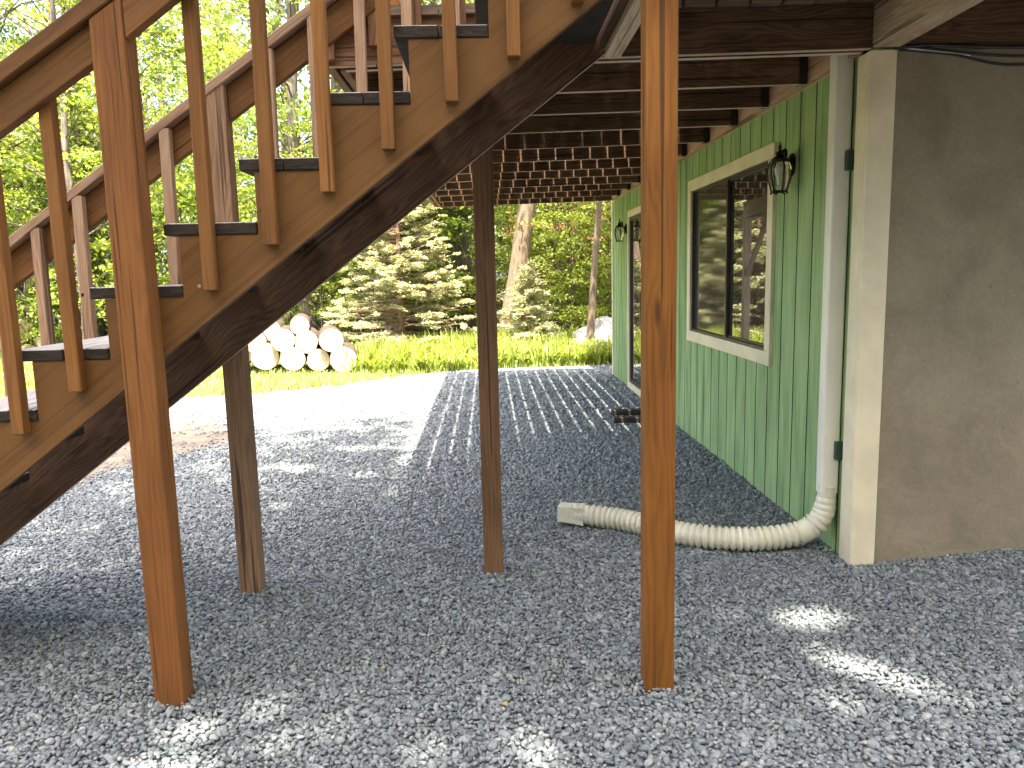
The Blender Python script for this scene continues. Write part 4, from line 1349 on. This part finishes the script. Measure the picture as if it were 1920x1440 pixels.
def canopy(name, foot, H, centre, radii, n, label, seed):
    rs = np.random.RandomState(seed)
    b = MB()
    f = np.array(foot)
    top = np.array(centre)
    b.tube(catmull([f, f + (0.1, 0.2, H * 0.35), f + (top - f) * np.array((0.5, 0.5, 1)) * np.array((1, 1, 0.75)), tuple(top)], 5), [0.24 * (1 - 0.045 * i) for i in range(16)], 10)
    C = []
    ns = 320
    for s in range(ns):
        q = rs.normal(0, 1, 3); q /= np.linalg.norm(q); q *= rs.rand() ** (1 / 3)
        c = top + q * np.array(radii)
        if s % 6 == 0:
            b.tube([tuple(top - (0, 0, radii[2] * 0.6)), tuple((c + top) / 2), tuple(c)], [0.06, 0.03, 0.008], 5, cap=False)
        m_ = n // ns
        C.append(c + rs.normal(0, 1, (m_, 3)) * (0.45, 0.45, 0.16))
    C = np.concatenate(C)
    # where does each leaf's shade land?
    t = C[:, 2] / -SUN_TRAVEL.z
    gx = C[:, 0] + SUN_TRAVEL.x * t; gy = C[:, 1] + SUN_TRAVEL.y * t
    lim = 7.75 + 0.25 * np.sin(gx * 1.3 + 1.0) + 0.15 * np.sin(gx * 3.7)
    # above the deck the leaves thin out sooner
    over = gx > -0.75
    lim = np.where(over, 6.6 + 0.5 * np.sin(gx * 2.3), lim)
    fade = np.clip((lim - gy) / np.where(over, 1.9, 1.2), 0, 1)
    keep = rs.rand(len(C)) < fade ** 0.8
    # crown thinned to let more light onto the left of the yard
    thin = ((gx + 1.7) / 2.4) ** 2 + ((gy - 5.2) / 2.3) ** 2 < 1
    keep &= ~(thin & (gx < -0.35) & (gx > -2.2 - 0.25 * (7.5 - gy)) & (rs.rand(len(C)) > 0.48))
    for (px, py, ra, rb) in PATCH:
        keep &= ((gx - px) / (ra + .05)) ** 2 + ((gy - py) / (rb + .05)) ** 2 > 1.0
    C = C[keep]
    V, F = leaf_cloud(C, None, 0.17, 0.4, rs)
    put_tree(name, b.mesh('trunk', smooth=True), np_mesh('crown', V, F), (0, 0, 0), 0, 1.0, M['bark'], M['leafC'], label)


canopy('shade_tree', (-3.2, -4.2, -0.05), 15, (-1.5, -0.9, 14.6), (4.6, 4.5, 1.6), 46000, 'tall leafy tree behind the photographer on the left shading the gravel', 51)
canopy('shade_tree', (3.9, -5.0, -0.05), 15, (2.3, -2.2, 14.0), (4.0, 3.6, 1.6), 40000, 'tall leafy tree behind the photographer on the right shading the landing', 52)


# grass and ferns
def blades(n, xs, ys, hmin, hmax, wd, seed, poly=None, arch=0.5, seg=3):
    rs = np.random.RandomState(seed)
    X = rs.uniform(xs[0], xs[1], n); Y = rs.uniform(ys[0], ys[1], n)
    if poly is not None:
        k = in_poly(X, Y, poly); X, Y = X[k], Y[k]
    n = len(X)
    cl = 0.5 + 0.5 * np.sin(X * 2.3 + 1.3 * np.sin(Y * 1.9)) * np.cos(Y * 2.7 + X)
    h = rs.uniform(hmin, hmax, n) * (0.6 + 0.6 * cl)
    a = rs.uniform(0, 6.283, n)
    lean = rs.uniform(0.1, 1.0, n) * arch
    dx, dy = np.cos(a), np.sin(a)
    sx, sy = -dy, dx
    P = np.zeros((n, 2 * seg + 1, 3), np.float32)
    for i in range(seg):
        t = i / seg
        w_ = wd * (1 - 0.5 * t)
        off = lean * h * t * t
        for j, s in ((0, -1), (1, 1)):
            P[:, 2 * i + j, 0] = X + dx * off + s * sx * w_ / 2
            P[:, 2 * i + j, 1] = Y + dy * off + s * sy * w_ / 2
            P[:, 2 * i + j, 2] = -0.02 + h * (t - 0.25 * lean * t * t)
    P[:, 2 * seg, 0] = X + dx * lean * h; P[:, 2 * seg, 1] = Y + dy * lean * h; P[:, 2 * seg, 2] = -0.02 + h * (1 - 0.25 * lean)
    tri = []
    for i in range(seg - 1):
        o = 2 * i
        tri += [(o, o + 1, o + 3), (o, o + 3, o + 2)]
    o = 2 * (seg - 1)
    tri += [(o, o + 1, o + 2)]
    T = np.array(tri)
    F = (T[None] + (np.arange(n) * (2 * seg + 1))[:, None, None]).reshape(-1, 3)
    return P.reshape(-1, 3), F


LAWN = [(-14, 9), (-4.7, 9.05), (-3.6, 9.42), (-2.83, 9.62), (-1.9, 10.2), (-1.2, 10.9), (-0.5, 11.32), (0.7, 11.52), (2.4, 11.52), (2.4, 13.6), (-1.0, 15.0), (-6, 17.5), (-14, 20)]
V, F = blades(95000, (-14, 2.4), (9, 19), 0.04, 0.13, 0.014, 1, LAWN, 0.7, 2)
tag(link('grass', np_mesh('grass', V, F), M['grass']), 'short yellow green lawn grass around the log pile', 'grass', kind='stuff')
FERN = [(-2.1, 11.6), (-1.0, 11.3), (-0.4, 11.5), (0.6, 11.65), (1.2, 11.7), (1.9, 11.7), (2.6, 11.6), (2.9, 14.2), (1.0, 14.8), (-0.6, 14.6), (-1.8, 14.2), (-2.3, 12.6)]
V, F = blades(15000, (-2.4, 3.0), (11.2, 15), 0.22, 0.52, 0.035, 2, FERN, 1.0, 3)
tag(link('ferns', np_mesh('ferns', V, F), M['fern']), 'tall bright ferns and grasses along the gravel edge', 'ferns', kind='stuff')
rsu = np.random.RandomState(9)
U = [(-16, 15.5), (4, 14.0), (12, 24), (-26, 26)]
V, F = blades(14000, (-26, 12), (14, 26), 0.12, 0.4, 0.05, 4, U, 1.0, 3)
tag(link('undergrowth', np_mesh('undergrowth', V, F), M['leafC']), 'low green undergrowth on the forest floor beneath the trees', 'undergrowth', kind='stuff')


# ------------------------------------------------------------------ log pile
def log_obj(c, r, L, az, label, seed):
    rs = random.Random(seed)
    n = 28
    b = MB()
    wob = [1 + rs.uniform(-0.045, 0.045) for _ in range(n)]
    wob = [(wob[i - 1] + wob[i] + wob[(i + 1) % n]) / 3 for i in range(n)]
    ring = lambda y, k: [(r * k * wob[i] * math.cos(2 * math.pi * i / n), y, r * k * wob[i] * math.sin(2 * math.pi * i / n)) for i in range(n)]
    rings = [ring(0.006, 0.955), ring(0.0, 0.96), ring(0.004, 1.0), ring(L * 0.5, 1.0 + rs.uniform(-.02, .02)), ring(L - 0.004, 0.98), ring(L, 0.94)]
    v = [p for q in rings[1:] for p in q]
    f, mi = [], []
    b.add(v, [(i * n + k, i * n + (k + 1) % n, (i + 1) * n + (k + 1) % n, (i + 1) * n + k) for i in range(4) for k in range(n)])
    o = b.build('log', M['logbark'], mat=Matrix.Translation(Vector(c)) @ Matrix.Rotation(az, 4, 'Z') @ Matrix.Rotation(rs.uniform(0, 6), 4, 'Y'), smooth=True, angle=50)
    for yy, flip in ((-0.002, 0), (L + 0.002, 1)):
        e = MB()
        q = ring(yy, 0.965)
        e.add(q, [tuple(range(n))] if flip else [tuple(range(n - 1, -1, -1))])
        me = e.mesh('cut_end')
        c2 = bpy.data.objects.new('cut_end', me); COL.objects.link(c2); me.materials.append(M['logend'])
        c2.parent = o
    return tag(o, label, 'log', 'logs stacked on the lawn')


LY = 11.75
def lp(px, py, Y):
    # a point on the photo at depth Y
    d = CAM_W + CAM_R * ((px - 960) / 1429.75) - CAM_U * ((py - 720) / 1429.75)
    t = Y / d.y
    return (d.x * t, Y, 1.42 + d.z * t)


LOGS = [
    ((644, 674), 26, 'large log at the right end of the bottom row of the pile'),
    ((597, 675), 22.5, 'bottom row log second from the right end of the pile'),
    ((549, 673), 24, 'bottom row log third from the right end of the pile'),
    ((497, 668), 27, 'bottom row log with the widest cut end, fourth from the right'),
    ((448, 669), 24, 'bottom row log half hidden by the stair post'),
    ((621, 638), 24, 'second row log at the right end with a crack across it'),
    ((574, 641), 23, 'second row log between its two neighbours above the orange bark gap'),
    ((530, 638), 23.5, 'second row log left of the middle of the pile'),
    ((477, 640), 23, 'second row log at the left beside the stair stringer'),
    ((562, 610), 19, 'smaller log lying on top at the middle of the pile'),
    ((506, 619), 21, 'upper log at the left on top of the second row'),
]
for i, ((px, py), r, lab) in enumerate(LOGS):
    c = lp(px, py, LY + rnd.uniform(-0.06, 0.06) + (0.10 if py < 625 else 0))
    log_obj(c, r / 1430 * LY * 0.96, rnd.uniform(0.8, 1.1), 0.20 + rnd.uniform(-0.05, 0.05), lab, i)

# split firewood at the far left
def chunk(c, s, seed, label, name='firewood', mat=None, group='split firewood by the dark trunk', cat='firewood'):
    rs = random.Random(seed)
    bm = bmesh.new()
    bmesh.ops.create_icosphere(bm, subdivisions=3, radius=1)
    ph = [rs.uniform(0, 6) for _ in range(6)]
    for v in bm.verts:
        p = v.co
        k = 1 + 0.16 * math.sin(3 * p.x + ph[0]) * math.sin(2.6 * p.y + ph[1]) + 0.12 * math.sin(5 * p.z + ph[2] + 2 * p.x) + 0.06 * math.sin(9 * p.y + ph[3])
        v.co = Vector((p.x * s[0] * k, p.y * s[1] * k, p.z * s[2] * k))
    me = bpy.data.meshes.new(name)
    bm.to_mesh(me); bm.free()
    for p in me.polygons: p.use_smooth = True
    o = link(name, me, mat or M['logend'], None, Matrix.Translation(Vector(c)) @ Matrix.Rotation(rs.uniform(0, 3), 4, 'Z'))
    return tag(o, label, cat, group)


def split_log(c, r, L, az, seed, label):
    rs = random.Random(seed)
    b = MB()
    n = 9
    a0, a1 = -0.2, math.pi * rs.uniform(0.75, 1.0)
    pr_ = [(0, -r * 0.25)] + [(r * rs.uniform(.92, 1.05) * math.cos(a0 + (a1 - a0) * k / n), r * rs.uniform(.92, 1.05) * math.sin(a0 + (a1 - a0) * k / n)) for k in range(n + 1)]
    m_ = len(pr_)
    v = [(x, 0, z) for x, z in pr_] + [(x * .97, L, z * .97) for x, z in pr_]
    f = [tuple(range(m_)), tuple(range(2 * m_ - 1, m_ - 1, -1))] + [(k, k + m_, (k + 1) % m_ + m_, (k + 1) % m_) for k in range(m_)]
    b.add(v, f)
    o = b.build('firewood', M['logend'], mat=Matrix.Translation(Vector(c)) @ Matrix.Rotation(az, 4, 'Z') @ Matrix.Rotation(rs.uniform(-.5, .5), 4, 'Y'), bevel=0.012)
    return tag(o, label, 'firewood', 'split firewood by the dark trunk')


FY = 15.5
for i, (px, py, r, az, lab) in enumerate(((40, 612, .24, 1.2, 'large split log on top of the firewood heap at far left'), (32, 632, .22, .2, 'split log in the middle of the firewood heap at far left'), (30, 655, .22, -.1, 'split log at the foot of the firewood heap at far left'), (72, 640, .18, .1, 'small rounded log at the right end of the firewood heap'), (55, 655, .2, 1.1, 'split log lying flat at the front of the firewood heap'), (8, 640, .24, .3, 'split log at the left end of the firewood heap'))):
    c = lp(px, py, FY)
    split_log((c[0], FY, max(0.02, c[2] - .1)), r, 0.5, az, 70 + i, lab)

# boulders
chunk((px2x(1125, 13.6), 13.6, 0.22), (0.42, 0.4, 0.36), 3, 'large pale boulder among the ferns by the house corner', 'boulder', M['boulder'], 'boulders by the house corner', 'boulder')
chunk((px2x(1090, 13.4), 13.4, 0.10), (0.26, 0.25, 0.22), 8, 'smaller grey boulder left of the slender tree', 'boulder', M['boulder'], 'boulders by the house corner', 'boulder')

# ------------------------------------------------------------------ neighbour's house among the trees
nb = empty('neighbour_house', (4.2, 27, 0), 'red brown house with a raised deck half hidden in the trees', 'house')
b = MB(); b.box(1.0, 11, 28.5, 35, 0, 6.2); b.build('wall', M['redwood'], nb)
b = MB(); b.add([(0.5, 28.0, 6.0), (11.5, 28, 6.0), (11.5, 35.5, 6.0), (0.5, 35.5, 6.0), (0.5, 31.7, 8.6), (11.5, 31.7, 8.6)], [(0, 1, 5, 4), (2, 3, 4, 5), (0, 4, 3), (1, 2, 5), (0, 3, 2, 1)])
b.build('roof', M['roof'], nb)
b = MB(); b.box(0.6, 7, 25.5, 28.49, 2.5, 2.72); b.build('deck', M['redwood'], nb)
for x in (0.8, 2.8, 4.8, 6.8):
    b = MB(); b.box(x - .07, x + .07, 25.6, 25.74, 0, 3.7); b.build('deck_post', M['redwood'], nb)
b = MB(); b.box(0.6, 7, 25.5, 25.58, 3.55, 3.66); b.box(0.6, 7, 25.5, 25.58, 2.9, 2.98)
for k in range(44): b.box(0.65 + k * .145, 0.69 + k * .145, 25.45, 25.495, 2.75, 3.6)
b.build('deck_railing', M['redwood'], nb)
b = MB()
for k in range(12): b.box(3.1 + k * .26, 3.4 + k * .26, 24.5, 25.4, 0.2 * k + 0.12, 0.2 * k + 0.17)
b.tube([(2.9, 24.45, 1.0), (6.2, 24.45, 3.5)], 0.05, 6); b.tube([(2.9, 24.45, 0.0), (6.2, 24.45, 2.4)], 0.09, 6)
b.build('deck_stairs', M['redwood'], nb)
for x in (2.0, 4.6, 7.6):
    b = MB(); b.box(x, x + 1.1, 28.44, 28.499, 3.4, 4.8); b.build('window', M['pane'], nb)

# ------------------------------------------------------------------ a few dry leaves on the stones
M['dryleaf'] = plain('dry_leaf', (0.42, 0.27, 0.09), 0.8, noise=0.4, scale=40)
lb = MB()
lb.add([(-.5, 0, .05), (-.2, .3, .16), (.2, .26, .18), (.55, 0, .02), (.2, -.26, .14), (-.2, -.3, .2), (0, 0, .0)], [(0, 6, 1), (1, 6, 2), (2, 6, 3), (3, 6, 4), (4, 6, 5), (5, 6, 0)])
lm = lb.mesh('fallen_leaf')
lm.materials.append(M['dryleaf'])
rl_ = random.Random(77)
for i, (x, y) in enumerate([(-0.68, 4.35), (-0.42, 2.62), (0.02, 2.35), (0.30, 2.72), (-1.35, 4.9), (0.85, 3.1), (-0.15, 5.2), (1.1, 4.6)]):
    o = bpy.data.objects.new('fallen_leaf', lm)
    COL.objects.link(o)
    o.location = (x, y, float(ground_z(np.float64(x), np.float64(y))) + 0.012)
    o.rotation_euler = (rl_.uniform(-.5, .5), rl_.uniform(-.5, .5), rl_.uniform(0, 6.28))
    k_ = rl_.uniform(0.014, 0.024)
    o.scale = (k_, k_, k_)
    tag(o, 'small dry yellow brown leaf lying on the grey gravel', 'leaf', 'dry leaves on the gravel')
